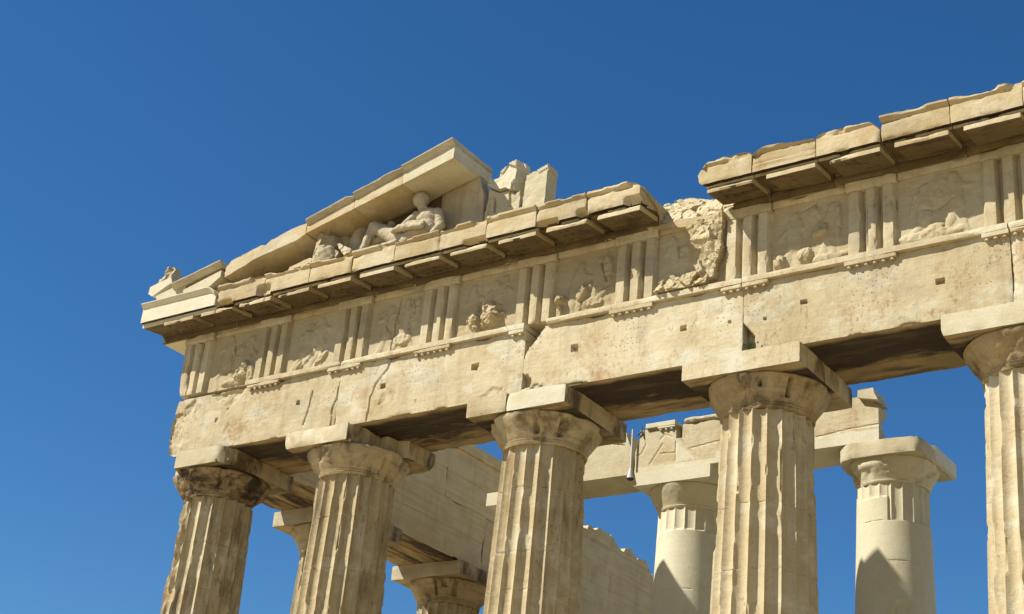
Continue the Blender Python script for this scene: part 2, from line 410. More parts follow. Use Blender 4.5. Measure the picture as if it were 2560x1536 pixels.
# ------------------------------------------------------------------ the setting
GZ = -1.62
def grid_plane():
    n = 60; xs = np.sign(np.linspace(-1, 1, n))*np.abs(np.linspace(-1, 1, n))**3*1500
    V = [];
    for y in xs:
        for x in xs: V.append((x+15, y-5, GZ + .12*(vn([[x*.2, y*.2, 0]])[0]-.5)))
    F = [[i*n+j, i*n+j+1, (i+1)*n+j+1, (i+1)*n+j] for i in range(n-1) for j in range(n-1)]
    return V, F
v, f = grid_plane(); o = mk('ground', v, f, M['ground'], loc=(0, 0, GZ)); o['kind'] = 'structure'
for k, (e, z0, z1) in enumerate(((2.45, -2.0, -1.07), (1.75, -1.066, -.54), (1.03, -.536, 0))):
    v, f = box(-e, 29+e, -e, 66+e, z0, z1, 4, 0, .1, 0)
    o = mk('temple_step', v, f, M['newold'], loc=(14, 30, z0)); o['kind'] = 'structure'

# ------------------------------------------------------------------ columns
def shaft_mesh(cx, cy, r0, r1, z0, z1, nfl=20, seed=0, chip=.03, depth=.088, zfine=5.5, joints=(), flute=None, ring=0.0, wear=None, phase=0.0):
    per = 12; n = nfl*per
    zs = np.unique(np.concatenate([lin(z0, zfine, .4), lin(zfine, z1, .045)]+[[j-.014, j-.006, j+.006, j+.014] for j in joints]))
    th = np.arange(n)/n*2*np.pi + phase; u = (np.arange(n) % per)/per
    sh = (1-(2*u-1)**2)**.72           # 0 at the arris, 1 in the hollow
    t = (zs-z0)/(z1-z0); ent = .012*np.sin(np.pi*np.clip(t*1.1, 0, 1))
    Rz = r0+(r1-r0)*t+ent
    Z, TH = np.meshgrid(zs, th, indexing='ij'); Rr = np.repeat(Rz[:, None], n, 1); SH = np.repeat(sh[None], len(zs), 0)
    fl = np.ones_like(Z) if flute is None else flute(Z, TH)
    P0 = np.stack([cx+Rr*np.cos(TH), cy+Rr*np.sin(TH), Z], -1).reshape(-1, 3)
    nz = fbm(P0*np.array([3.2, 3.2, 1.3]), seed, 4).reshape(Z.shape); n2 = fbm(P0*np.array([9, 9, 4]), seed+5, 3).reshape(Z.shape)
    D = depth*SH*fl*Rr/.75
    c = np.clip((nz-.585)*7, 0, 1)*chip*np.clip(1-SH*1.6, 0, 1)*fl*(.5+n2) + np.clip((n2-.66)*7, 0, 1)*chip*.55*np.clip(1-SH*2, 0, 1)*fl
    D = np.maximum(D, c) + .005*(n2-.5)*fl + .003*(1-fl)*(n2-.5)
    if wear is not None: D = D + wear(Z, TH, nz, n2)
    for j in joints:
        D = D + .016*np.exp(-((Z-j)/.007)**2)*np.clip((n2-.40)*5, 0, 1.3)
    Rr = Rr-D
    V = np.stack([cx+Rr*np.cos(TH), cy+Rr*np.sin(TH), Z], -1).reshape(-1, 3)
    i = np.arange(n); j = (i+1) % n; F = []
    for k in range(len(zs)-1): F.extend(np.stack([k*n+i, k*n+j, (k+1)*n+j, (k+1)*n+i], 1).tolist())
    F.append(list(range(n))[::-1]); F.append(list(range((len(zs)-1)*n, len(zs)*n)))
    return V, F
def ring_mesh(cx, cy, prof, seed=0, chip=.02, rough=.006, gouges=(), nseg=120, wear=None, step=.03):
    pr, _ = resample(prof, step, closed=False); th = np.arange(nseg)/nseg*2*np.pi
    RR, TH = np.meshgrid(pr[:, 0], th, indexing='ij'); Z = np.repeat(pr[:, 1][:, None], nseg, 1)
    P0 = np.stack([cx+RR*np.cos(TH), cy+RR*np.sin(TH), Z], -1).reshape(-1, 3)
    nz = fbm(P0*2.6, seed, 4).reshape(Z.shape); n2 = fbm(P0*9, seed+3, 3).reshape(Z.shape)
    D = np.clip((nz-.52)*4, 0, 1)*chip*1.6*(.4+1.2*n2) + rough*2*(n2-.5)
    for (a, w, z0, z1, d) in gouges:
        da = np.abs((TH-a+np.pi) % (2*np.pi)-np.pi)
        D = D + d*(1-sst(w*.55, w, da+.05*(n2-.5)))*sst(z0-.03, z0+.01, Z)*(1-sst(z1-.01, z1+.03, Z))
    if wear is not None: D = D+wear(Z, TH, nz, n2)
    RR = RR-D
    V = np.stack([cx+RR*np.cos(TH), cy+RR*np.sin(TH), Z], -1).reshape(-1, 3)
    n = nseg; i = np.arange(n); j = (i+1) % n; F = []
    for k in range(len(pr)-1): F.extend(np.stack([k*n+i, k*n+j, (k+1)*n+j, (k+1)*n+i], 1).tolist())
    F.append(list(range(n))[::-1]); F.append(list(range((len(pr)-1)*n, len(pr)*n)))
    return V, F
def deg(a): return math.radians(a)
ECH = [(.745, 9.56), (.765, 9.60), (.75, 9.61), (.77, 9.645), (.758, 9.655), (.768, 9.668), (.825, 9.755), (.90, 9.865), (.962, 9.958), (1.0, 10.02), (1.006, 10.055), (.985, 10.085)]
def poly_abacus(poly, z0, z1, seed, chip=.03, step=.05):
    return loft(poly, lin(z0, z1, .06), lambda t, a, b: (a, b, t), step, chip, .05, .004, seed)
GF = 'facade columns of the temple'
def column(cx, cy, label, seed, ab=None, gouges=(), mats=('column', 'capital', 'architrave'), joints=(), chip=.065, wear=None, ewear=None, abchip=.03, group=GF, r0=.9525, phase=0.0, echip=.05):
    t = thing('fluted_column', label, 'column', (cx, cy, 0), group)
    v, f = shaft_mesh(cx, cy, r0, .7405, 0.0, 9.57, seed=seed, chip=chip, joints=joints, wear=wear, phase=phase)
    mk('shaft', v, f, M[mats[0]], t, smooth=30)
    v, f = ring_mesh(cx, cy, ECH, seed+50, echip, .008, gouges, wear=ewear)
    mk('echinus', v, f, M[mats[1]], t, smooth=35)
    for k, (pl, zz0, zz1, mm) in enumerate(ab if ab else [([(cx-1.03, cy-1.03), (cx+1.03, cy-1.03), (cx+1.03, cy+1.03), (cx-1.03, cy+1.03)], 10.085, 10.43, mats[2])]):
        v, f = poly_abacus(pl, zz0, zz1, seed+70+k, abchip)
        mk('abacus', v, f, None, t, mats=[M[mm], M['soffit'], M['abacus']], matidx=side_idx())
    return t
X1, X2, X3, X4, X5, X6 = 0, 3.68, 7.976, 12.272, 16.568, 20.864
def sq(cx, cy, x0=-1.03, x1=1.03, y0=-1.03, y1=1.03): return [(cx+x0, cy+y0), (cx+x1, cy+y0), (cx+x1, cy+y1), (cx+x0, cy+y1)]
# corner column: left half of the shaft badly eaten away, black echinus, abacus broken at the outer corner
def wear1(Z, TH, nz, n2):
    a = np.abs((TH-deg(222)+np.pi) % (2*np.pi)-np.pi)
    m = 1-sst(deg(28), deg(50), a)
    return m*(.045+.20*np.clip(nz-.40, 0, .5)+.26*np.clip(n2-.44, 0, 1))
def ewear1(Z, TH, nz, n2):
    a = np.abs((TH-deg(215)+np.pi) % (2*np.pi)-np.pi); m = 1-sst(deg(30), deg(55), a)
    return m*(.02+.1*np.clip(nz-.4, 0, 1)) + .05*np.clip(n2-.5, 0, 1)
column(X1, 0, 'corner column with black stained echinus and eaten away outer flutes', 11,
       ab=[([(-.33, -1.03), (.86, -1.03), (1.03, -.80), (1.03, 1.03), (-1.03, 1.03), (-1.03, -.35), (-.62, -.42), (-.5, -.72)], 10.085, 10.43, 'newold')],
       mats=('corner_column', 'black', 'newold'), wear=wear1, ewear=ewear1, joints=(8.62, 7.7, 6.8), abchip=.05, gouges=((deg(262), .12, 9.7, 10.1, .04), (deg(318), .10, 9.72, 10.1, .05)), phase=deg(3.75))
column(X2, 0, 'second column from the ruined corner, abacus with broken front and orange stains', 23,
       ab=[([(X2-1.03, -1.03), (4.19, -1.03), (4.16, -.93), (4.33, -.60), (4.30, -.15), (4.45, -.12), (4.47, .15), (4.70, .22), (4.71, 1.03), (X2-1.03, 1.03)], 10.085, 10.43, 'architrave')],
       joints=(8.74, 7.75), abchip=.05, gouges=((deg(345), .06, 9.66, 9.95, .07), (deg(0), .09, 9.6, 9.75, .08)), phase=deg(9))
column(X3, 0, 'third column with echinus notched in slots and square white repaired abacus corner', 37,
       ab=[(sq(X3, 0, -1.03, -.195), 10.09, 10.44, 'architrave'), (sq(X3, 0, -.19, 1.03), 10.085, 10.43, 'newold')],
       joints=(8.8, 7.66, 7.0), gouges=((deg(229), .14, 9.66, 10.1, .13), (deg(292), .055, 9.74, 10.04, .12), (deg(322), .05, 9.72, 10.0, .13), (deg(292), .06, 9.64, 9.68, .06), (deg(215), .16, 9.55, 9.75, .10)), phase=deg(10.25))
column(X4, 0, 'fourth column with dark drum joint, plant growing above its abacus', 41,
       joints=(8.02, 6.98), mats=('column_clean', 'capital', 'architrave'), gouges=((deg(263), .13, 9.62, 10.06, .05), (deg(256), .12, 9.56, 9.74, .09), (deg(288), .045, 9.88, 9.96, .10), (deg(318), .055, 9.76, 10.03, .12), (deg(338), .2, 9.8, 10.03, .03)), phase=deg(7.75))
column(X5, 0, 'column at the right edge of the view, abacus pale and unbroken', 53, mats=('column_clean', 'capital', 'newold'), joints=(8.6, 7.7), phase=deg(9),
       ab=[(sq(X5, 0), 10.085, 10.43, 'newold')], gouges=((deg(222), .12, 9.56, 9.75, .08),))
column(X6, 0, 'fluted column standing beyond the right edge of the view', 59)
GFL = 'side columns running back from the corner'
fl = None
for k, (y, lab) in enumerate(((3.69, 'side column behind the ruined corner, seen between first two front columns'),
                              (7.98, 'side column farther back under dark beam, seen between second and third front columns'),
                              (12.27, 'side column hidden behind the third front column'))):
    column(0, y, lab, 61+k*7, group=GFL, mats=('column', 'capital', 'grey'), gouges=((deg(285), .05, 9.72, 10.05, .1), (deg(315), .07, 9.72, 10.05, .12), (deg(300), .07, 9.9, 10.04, .08)), abchip=.05)

# porch columns behind the facade
def porch_column(cx, label, seed, flute, ab, abm, cap, wear=None, ewear=None, joints=()):
    cy = 4.87; t = thing('porch_column', label, 'column', (cx, cy, .7), 'restored columns of the inner porch')
    v, f = shaft_mesh(cx, cy, .83, .655, .7, 10.02, seed=seed, chip=.012, depth=.038, zfine=6.5, joints=joints, flute=flute, wear=wear)
    mk('shaft', v, f, M['new'], t, smooth=24)
    e = [(.66, 10.0), (.675, 10.03), (.665, 10.04), (.675, 10.07), (.735, 10.18), (.80, 10.30), (.845, 10.39), (.855, 10.43), (.84, 10.458)]
    v, f = ring_mesh(cx, cy, e, seed+4, .01 if ewear is None else .06, .004, wear=ewear)
    mk('echinus', v, f, M[cap], t, smooth=35)
    for (pl, z0, z1, mm, ch) in ab:
        v, f = poly_abacus(pl, z0, z1, seed+9, ch); mk('abacus', v, f, M[mm], t)
    return t
def fl_top(Z, TH): return sst(9.545, 9.55, Z)
def fl_p2(Z, TH):
    a = (TH-deg(285)+np.pi) % (2*np.pi)-np.pi       # new smooth patch on the side towards the sun
    m = sst(deg(-3), deg(-1), a)*(1-sst(deg(150), deg(152), a))
    return np.maximum(m*sst(9.27, 9.275, Z), sst(9.72, 9.73, Z))
def wear_p2(Z, TH, nz, n2):
    a = (TH-deg(285)+np.pi) % (2*np.pi)-np.pi
    old = (a > deg(-2))*(Z > 9.273)
    low = (1-sst(.0, .06, segdist(((TH-deg(300)+np.pi) % (2*np.pi)-np.pi).ravel(), Z.ravel(), [(0., 7.55), (0., 7.60)]).reshape(Z.shape)-.16-.15*np.clip(7.72-Z, 0, 1)))
    return old*(.012+.08*np.clip(nz-.55, 0, 1)) + low*(.05+.08*(n2-.4))
def sqp(cx, x0=-.85, x1=.85, y0=-.87, y1=.87): return sq(cx, 4.87, x0, x1, y0, y1)
porch_column(4.66, 'inner porch column nearest the side wall, new abacus end peeping out', 71, fl_top, [(sqp(4.66, -.85, .52), 10.456, 10.738, 'new', .0)], 'new', 'newold')
porch_column(8.265, 'smooth new porch column carrying repaired white beam, short flutes at top', 73, fl_top, [(sqp(8.265), 10.456, 10.738, 'new', .004)], 'new', 'newold', joints=(8.35,))
def ew2(Z, TH, nz, n2):
    a = np.abs((TH-deg(205)+np.pi) % (2*np.pi)-np.pi); b = np.abs((TH-deg(268)+np.pi) % (2*np.pi)-np.pi)
    return (1-sst(deg(8), deg(34), a))*(.03+.15*np.clip(nz-.35, 0, 1)) + (1-sst(deg(10), deg(45), b))*sst(10.3, 10.42, Z)*.05
porch_column(12.46, 'smooth porch column with broken old abacus at free end of the beam', 79, fl_p2,
             [([(11.62, 4.35), (11.74, 4.12), (11.98, 4.02), (12.6, 3.99), (13.22, 4.03), (13.32, 4.16), (13.30, 4.42), (13.27, 5.74), (11.62, 5.74)], 10.44, 10.735, 'newold', .05),
              ([(13.285, 4.60), (13.36, 4.66), (13.36, 5.74), (13.285, 5.74)], 10.456, 10.736, 'new', .0)], 'newold', 'newold', wear=wear_p2, ewear=ew2, joints=(9.272, 8.52))

# ------------------------------------------------------------------ architrave of the facade
TRI = [-.48, 1.69, 3.79, 5.91, 8.07, 10.155, 12.28, 14.43, 16.6, 18.75, 20.86]
YF = -.885
def arch_detail(x0, x1, seed, pits=(), dots=(), cracks=(), spalls=(), left=None, notch=()):
    rnd = random.Random(seed)
    dl = []
    for (a, b, z0, z1, nr, nc) in dots:
        for i in range(nr):
            for j in range(nc):
                if rnd.random() < .42:
                    dl.append((a+(b-a)*(j+.5+rnd.uniform(-.45, .45))/nc, z0+(z1-z0)*(i+.5+rnd.uniform(-.35, .35))/nr, rnd.uniform(.009, .014)))
    def cb(P, P0):
        x, y, z = P0[:, 0], P0[:, 1], P0[:, 2]
        fr = np.abs(y-YF) < 1e-3
        n1 = fbm(np.stack([x*5, z*5, z*0], 1), seed+31, 3); n2 = fbm(np.stack([x*16, z*16, z*0+3], 1), seed+37, 3)
        d = np.zeros(len(x))
        for (px, pz, w, h, dep) in pits:
            d = np.maximum(d, dep*(1-sst(.8, 1.05, np.maximum(np.abs(x-px)/w, np.abs(z-pz)/h)+.5*(n2-.5))))
        for (px, pz, r) in dl:
            m = np.hypot(x-px, z-pz) < r*1.3
            d[m] = np.maximum(d[m], .010+1.2*(r-.009))
        for (pts, w, dep) in cracks:
            w = max(w, .021); dep = min(dep, .03)
            d = np.maximum(d, dep*(1-sst(w*.4, w, segdist(x+.03*(n2-.5), z, pts))))
        for (poly, dep, am) in spalls:
            xx = x+.10*(n1-.5)+.05*(n2-.5); zz = z+.08*(n2-.5)
            m = inpoly(xx, zz, poly); ed = sst(0, .06, segdist(xx[m], zz[m], list(poly)+[poly[0]])); d[m] = np.maximum(d[m], ed*(dep+am*.6*(n2[m]-.5)+am*(n1[m]-.5)))
        d = d+.009*(n1-.5)
        P = P.copy(); P[fr, 1] += d[fr]
        # deep wedge shaped losses through the front slab
        for (poly, dep) in notch:
            m = inpoly(x+.03*(n2-.5), z+.03*(n1-.5), poly) & (y < YF+dep*.999)
            ed = sst(-.004, .035, segdist(x[m], z[m], list(poly)+[poly[0]]))
            P[m, 1] = np.maximum(P[m, 1], P[m, 1]+(YF+dep+.03*(n2[m]-.5)-P[m, 1])*ed)
        # soffit: joints between the three slabs, ledges
        bt = np.abs(z-10.432) < 1e-3
        g = .03*(1-sst(.008, .018, np.abs(y+.30)))+.03*(1-sst(.008, .018, np.abs(y-.31)))
        g = g+.04*np.clip(fbm(np.stack([x*1.6, y*7, x*0], 1), seed+51, 4)-.52, 0, 1)*4*sst(-.6, -.2, y)*.3
        P[bt, 2] += g[bt]
        if left is not None:
            xl = np.interp(z, left[0], left[1])
            k = np.clip((x0+.75-x)/.75, 0, 1)
            fall = np.clip(1-(y-YF)/1.2, 0, 1)
            P[:, 0] += (xl-x0)*k*np.where(xl > x0, fall, 1)
        return P
    return cb
def beam(label, x0, x1, seed, step=.022, ends=(1, 1), regs=(), taenia=None, mat='architrave', **k):
    t = thing('architrave_beam', label, 'beam', ((x0+x1)/2, 0, 10.43), 'architrave beams across the columns')
    zs = 10.432
    prof = [(YF, zs), (.885, zs), (.885, 11.675), (YF, 11.675)]
    pr1, _ = resample(prof, step)
    # fine front and soffit, coarser back
    pf = [(YF, zs+1.243*i/56) for i in range(56, 0, -1)]
    ps = [(YF+1.77*i/50, zs) for i in range(0, 50)]
    pb = [(.885, zs+1.243*i/8) for i in range(0, 8)]; pt = [(.885-1.77*i/8, 11.675) for i in range(0, 8)]
    full = np.array(ps+pb+pt+pf)
    V, F = loft_raw(full, lin(x0, x1, step), seed, chip=.05, cd=.035, cb=arch_detail(x0, x1, seed, **k), ends=ends)
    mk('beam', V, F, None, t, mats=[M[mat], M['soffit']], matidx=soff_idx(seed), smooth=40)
    # taenia: projecting band under the frieze
    for (a, b) in (taenia or [(x0, x1)]):
        v, f = box(a+.003, b-.003, YF-.09, .80, 11.678, 11.778, .035, .025, .025, .003, seed+5); mk('taenia', v, f, M[mat], t)
    for (a, b, ng) in regs:
        rv, rf = box(a, b, YF-.085, YF+.02, 11.605, 11.676, .03, .02, .02, .003, seed+int(a*10)); r = mk('regula', rv, rf, M[mat], t)
        n = max(1, int(round((b-a)/.142)))
        for i in range(n):
            if i in ng: continue
            gx = a+(b-a)*(i+.5)/n
            gv = []; gf = []
            for q, (rr, zz) in enumerate(((.028, 11.606), (.036, 11.565))):
                gv += [(gx+rr*math.cos(u*math.pi/5), YF-.042+rr*.9*math.sin(u*math.pi/5), zz) for u in range(10)]
            gf = [[u, (u+1) % 10, 10+(u+1) % 10, 10+u] for u in range(10)]+[list(range(10, 20))]
            mk('gutta', gv, gf, M[mat], r)
    return t
def loft_raw(pr, ts, seed, chip=.04, cd=.04, rough=.003, cb=None, ends=(1, 1), chipf=2.4):
    n = len(pr); T = len(ts); d = np.linalg.norm(np.roll(pr, -1, 0)-pr, axis=1)
    a = pr-np.roll(pr, 1, 0); b = np.roll(pr, -1, 0)-pr
    cr = np.abs(a[:, 0]*b[:, 1]-a[:, 1]*b[:, 0])/(np.linalg.norm(a, axis=1)*np.linalg.norm(b, axis=1)+1e-12)
    ci = np.where(cr > .3)[0]; dc = np.min(np.linalg.norm(pr[:, None]-pr[ci][None], axis=2), axis=1)
    A = np.repeat(pr[None], T, 0); TT = np.repeat(ts[:, None], n, 1)
    P0 = np.stack([TT, A[..., 0], A[..., 1]], -1).reshape(-1, 3)
    nz = fbm(P0*chipf, seed+3, 4).reshape(T, n); nz = np.clip((nz-.5)/.5, 0, 1)*1.6+.14*vn(P0*16, seed+9).reshape(T, n)
    de = np.minimum(ts-ts[0]+(0 if ends[0] else 9), ts[-1]-ts+(0 if ends[1] else 9))
    am = chip*nz*np.maximum(np.exp(-dc/cd)[None], np.exp(-de/cd)[:, None])
    dv = pr.mean(0)-A; dv /= np.linalg.norm(dv, axis=2, keepdims=True)
    A = A+dv*am[..., None]
    P = np.stack([TT, A[..., 0], A[..., 1]], -1).reshape(-1, 3)
    P = P+rough*2*np.stack([fbm(P0*8+k*31, seed+k, 3)-.5 for k in range(3)], 1)
    if cb is not None: P = cb(P, P0)
    i = np.arange(n); j = (i+1) % n; F = []
    for k in range(T-1): F.extend(np.stack([k*n+i, k*n+j, (k+1)*n+j, (k+1)*n+i], 1).tolist())
    F.append(list(range(n))[::-1]); F.append(list(range((T-1)*n, T*n)))
    return P, orient(P, F)
def reg(i, a=-.4225, b=.4225, miss=()): return (TRI[i]+a, TRI[i]+b, miss)
lz = ([10.43, 10.5, 10.86, 11.19, 11.66, 11.93], [-.62, -.73, -.84, -.80, -.74, -.82])
beam('cracked corner beam with crumbled outer end, lying on the corner column', -.885, 3.70, 5, regs=(reg(1), reg(2, -.4225, -.10)),
     taenia=[(1.21, 3.70)], left=lz,
     pits=((2.67, 11.10, .045, .04, .09), (.48, 11.06, .03, .05, .03)),
     cracks=(([(3.70, 11.35), (3.68, 11.05), (3.60, 10.86), (3.62, 10.45)], .022, .05), ([(3.02, 11.30), (2.98, 10.95), (2.90, 10.6)], .012, .03)),
     spalls=(([(-.9, 10.4), (-.35, 10.4), (-.40, 10.62), (-.52, 10.95), (-.50, 11.2), (-.62, 11.4), (-.9, 11.4)], .05, .05), ([(-.62, 11.2), (-.25, 11.35), (-.18, 11.6), (-.3, 11.68), (-.6, 11.5)], .035, .06),
             ([(.1, 11.68), (1.2, 11.68), (1.0, 11.45), (.75, 11.2), (.5, 11.45), (.3, 11.55)], .05, .06), ([(.85, 10.4), (1.15, 10.4), (1.0, 10.9), (.85, 11.0), (.72, 10.8)], .018, .03)))
beam('stained and cracked beam between second and third columns with two round holes', 3.70, 7.976, 7, regs=(reg(2, -.09, .4225, (0,)), reg(3), reg(4, -.42, -.10)),
     pits=((4.80, 11.115, .05, .045, .1), (6.915, 11.135, .075, .055, .12)),
     
     cracks=(([(4.92, 11.68), (4.86, 11.45), (4.62, 11.2), (4.52, 10.9), (4.50, 10.45)], .012, .06),),
     spalls=(([(4.7, 10.7), (4.95, 10.75), (4.9, 11.0), (4.75, 10.95)], .02, .03), ([(6.9, 10.43), (7.7, 10.43), (7.6, 10.62), (7.35, 10.7), (7.2, 10.6)], .022, .04)))
beam('beam right of the big broken notch, resting on third and fourth columns', 7.984, 12.235, 9, regs=(reg(5), reg(6, -.4225, -.05)), taenia=[(8.42, 12.235)],
     pits=((9.03, 11.13, .065, .055, .09), (11.15, 11.105, .05, .04, .1), (12.0, 11.06, .018, .02, .05)),
     
     notch=(([(7.9, 11.20), (7.99, 11.22), (8.12, 11.36), (8.24, 11.50), (8.34, 11.62), (8.42, 11.80), (7.9, 11.80)], .55),),
     spalls=(([(7.9, 10.52), (8.18, 10.52), (8.22, 10.66), (8.12, 10.80), (7.9, 10.82)], .14, .02), ([(8.1, 10.4), (8.6, 10.4), (8.5, 10.55), (8.25, 10.62)], .025, .05)))
beam('smooth beam between fourth and right edge columns, plant at its lower corner', 12.243, 16.568, 13, regs=(reg(6, -.03, .4225), reg(7), reg(8, -.4225, -.02)),
     pits=((13.295, 11.16, .055, .04, .1), (15.50, 11.06, .065, .045, .1), (12.63, 11.0, .02, .02, .06)),
     
     notch=(([(12.2, 11.0), (12.26, 10.98), (12.36, 10.86), (12.46, 10.72), (12.48, 10.40), (12.2, 10.40)], .22),))
beam('beam running out of view past the right edge column', 16.576, 21.9, 15, regs=(reg(8, 0, .4225), reg(9), reg(10)))

# ------------------------------------------------------------------ frieze
FZ0, FZ1 = 11.782, 13.13
def triglyph(i, label, seed, x0=-.4225, x1=.4225, cut=None, z0=FZ0, chip=.03):
    t = thing('triglyph', label, 'triglyph', (TRI[i], YF, z0), 'triglyph blocks of the frieze')
    c = TRI[i]; w = .845/9; g = .115
    pf = [(c-4.5*w, YF+.06)]
    # half groove, bar, groove, bar, groove, bar, half groove
    pts = [(-4.5, .06), (-4.0, 0), (-2.5, 0), (-2.0+.0, g), (-1.5, g*1.0), (-1.0+.0, 0), (1.0, 0), (1.5, g), (2.0, g), (2.5, 0), (4.0, 0), (4.5, .06)]
    pts = [(-4.5, .08), (-3.95, 0), (-2.25, 0), (-1.72, g), (-1.45, g), (-.85, 0), (.75, 0), (1.28, g), (1.55, g), (2.15, 0), (3.8, 0), (4.35, .09), (4.5, .09)]
    pl = [(c+a*w, YF+d) for a, d in pts]+[(c+4.5*w, -.30), (c-4.5*w, -.30)]
    def cb(P, P0):
        if cut is not None: P = cut(P, P0)
        return P
    v, f = loft(pl, lin(z0, FZ1-.17, .03), lambda tt, a, b: (a, b, tt), .03, chip*.8, .012, .002, seed, cb, chipf=3.5, thr=.54)
    mk('glyph_block', v, f, M['frieze'], t, smooth=30)
    v, f = box(c-.4225, c+.4225, YF-.012, -.30, FZ1-.167, FZ1, .03, .03, .025, .003, seed+3, cut); mk('cap_band', v, f, M['frieze'], t)
    return t
def cutoff(fn):
    def cb(P, P0):
        return fn(P.copy(), P0)
    return cb
def cut_left(P, P0):      # outer edge of the corner triglyph is crumbled
    z = P0[:, 2]; m = (P0[:, 0] < -.60)
    n = fbm(P0*5, 3, 3)
    s = np.interp(z, [11.78, 11.95, 12.25, 12.35, 12.8, 13.15], [.12, .05, .015, .0, .0, .0])
    P[m, 0] += (s*(.6+.8*n))[m]
    return P
TL = ['corner triglyph, outermost, with crumbled outer edge and no guttae', 'triglyph between the corner and the second column', 'triglyph above the second column, dark stained on its left edge',
      'triglyph between second and third columns', 'triglyph above the broken notch at the third column', 'triglyph below the broken end of the cornice',
      'triglyph above the fourth column, beside the gap, its left bar split', 'triglyph with chipped middle bar between fourth column and right edge column', 'triglyph cut by the right edge of the view',
      'triglyph past the right edge, between the last two columns', 'triglyph past the right edge, above the last column']
for i, l in enumerate(TL):
    triglyph(i, l, 200+i*5, cut=cutoff(cut_left) if i == 0 else None, chip=.045 if i in (0, 7) else .028)
def metope(i, label, seed, blobs=(), grooves=(), slope=0.0):
    x0, x1 = TRI[i]+.4225-.01, TRI[i+1]-.4225+.01
    t = thing('metope', label, 'metope', ((x0+x1)/2, -.75, FZ0), 'carved metope slabs of the frieze')
    st = .018; xs = lin(x0, x1, st); zs = lin(FZ0, FZ1-.12, st)
    X, Z = np.meshgrid(xs, zs, indexing='ij'); x = X.ravel(); z = Z.ravel()
    P = np.stack([x*6, z*6, x*0], 1); n1 = fbm(P, seed, 4); n2 = fbm(P*3, seed+3, 3)
    d = .012*(n1-.5)
    for (cx, cz, rx, rz, h, *rot) in blobs:
        a = rot[0] if rot else 0; dx, dz = x-cx, z-cz
        u = (dx*math.cos(a)+dz*math.sin(a))/rx; w = (-dx*math.sin(a)+dz*math.cos(a))/rz
        if h > .055:
            fc = facets(x+.03*(n2-.5), z+.03*(n1-.5), .13, seed+int(cx*100) % 90, 1.3); f2 = facets(x, z+.02*n2, .05, seed+4, 1.2)
            r = np.hypot(u, w)+.8*(n1-.5)+.35*(n2-.5)
            d = np.maximum(d, .8*h*(1-sst(.70, 1.0, r))*np.clip(.85+.30*fc+.06*f2+.30*(n2-.5)+.4*(n1-.5)-.30*r, .1, 1.3))
        else:
            r = np.hypot(u, w)+.55*(n1-.5)+.35*(n2-.5)
            d = np.maximum(d, h*(1-sst(.55, 1.0, r))*(.55+.9*n2))
    rr_ = random.Random(seed*7)
    for q_ in range(2):          # traces of two hacked-off figures
        fx = x0+(x1-x0)*(.30+.40*q_)+rr_.uniform(-.06, .06); ln = rr_.uniform(-.35, .35); hz = FZ0+rr_.uniform(.55, .72)
        hip = (fx, hz-.12); sh_ = (fx+ln*.35, hz+.25)
        def limb(p0_, p1_, r0_, hh):
            nonlocal d
            r = segdist(x+.05*(n1-.5), z+.05*(n2-.5), [p0_, p1_])/r0_ + .7*(n1-.5)+.3*(n2-.5)
            d = np.maximum(d, (.75 if p1_[1] > 12.2 else .5)*hh*np.sqrt(np.clip(1-r*r, 0, 1))*(.45+.9*n1))
        limb(hip, sh_, .13, .060); limb(sh_, (sh_[0]+ln*.12, sh_[1]+.17), .075, .05)
        for k_ in (-1, 1):
            kn = (hip[0]+k_*rr_.uniform(.05, .22), hip[1]-.28); limb(hip, kn, .075, .045); limb(kn, (kn[0]+rr_.uniform(-.12, .12), FZ0+.05), .055, .038)
            el_ = (sh_[0]+k_*rr_.uniform(.10, .24), sh_[1]-rr_.uniform(.0, .2)); limb(sh_, el_, .05, .032)
    for (pts, w, dep) in grooves:
        d = d-dep*(1-sst(w*.3, w, segdist(x+.04*(n1-.5), z+.04*(n2-.5), pts)))
    y = -.79-d-.006*(n2-.5)
    V = np.stack([x, y, z], 1); n, m = len(xs), len(zs)
    F = [[i*m+j, (i+1)*m+j, (i+1)*m+j+1, i*m+j+1] for i in range(n-1) for j in range(m-1)]
    # thickness
    b = len(V); V = np.concatenate([V, np.stack([x, x*0-.45, z], 1)])
    F += [[b+i*m+j, b+i*m+j+1, b+(i+1)*m+j+1, b+(i+1)*m+j] for i in range(n-1) for j in range(m-1)]
    rim = [(i, 0) for i in range(n)]+[(n-1, j) for j in range(1, m)]+[(i, m-1) for i in range(n-2, -1, -1)]+[(0, j) for j in range(m-2, 0, -1)]
    rr = [i*m+j for i, j in rim]
    F += [[rr[k], b+rr[k], b+rr[(k+1) % len(rr)], rr[(k+1) % len(rr)]] for k in range(len(rr))]
    mk('relief_slab', V, F, M['metope'], t, smooth=32)
    v, f = box(x0+.012, x1-.012, -.84, -.45, FZ1-.116, FZ1-.002, .04, .03, .03, .003, seed+8); mk('crown_band', v, f, M['frieze'], t)
metope(0, 'metope next to the corner with worn seated figure at lower right', 301,
       blobs=((.90, 12.02, .22, .15, .19), (.98, 12.22, .10, .15, .18), (.62, 11.90, .35, .09, .09), (1.12, 12.05, .14, .30, .05), (.75, 12.5, .22, .30, .035), (1.0, 12.75, .16, .16, .03), (.5, 12.35, .06, .2, .03)), grooves=(([(.55, 12.75), (.62, 12.55), (.6, 12.35)], .03, .03), ([(.42, 12.15), (.55, 12.2)], .03, .04)))
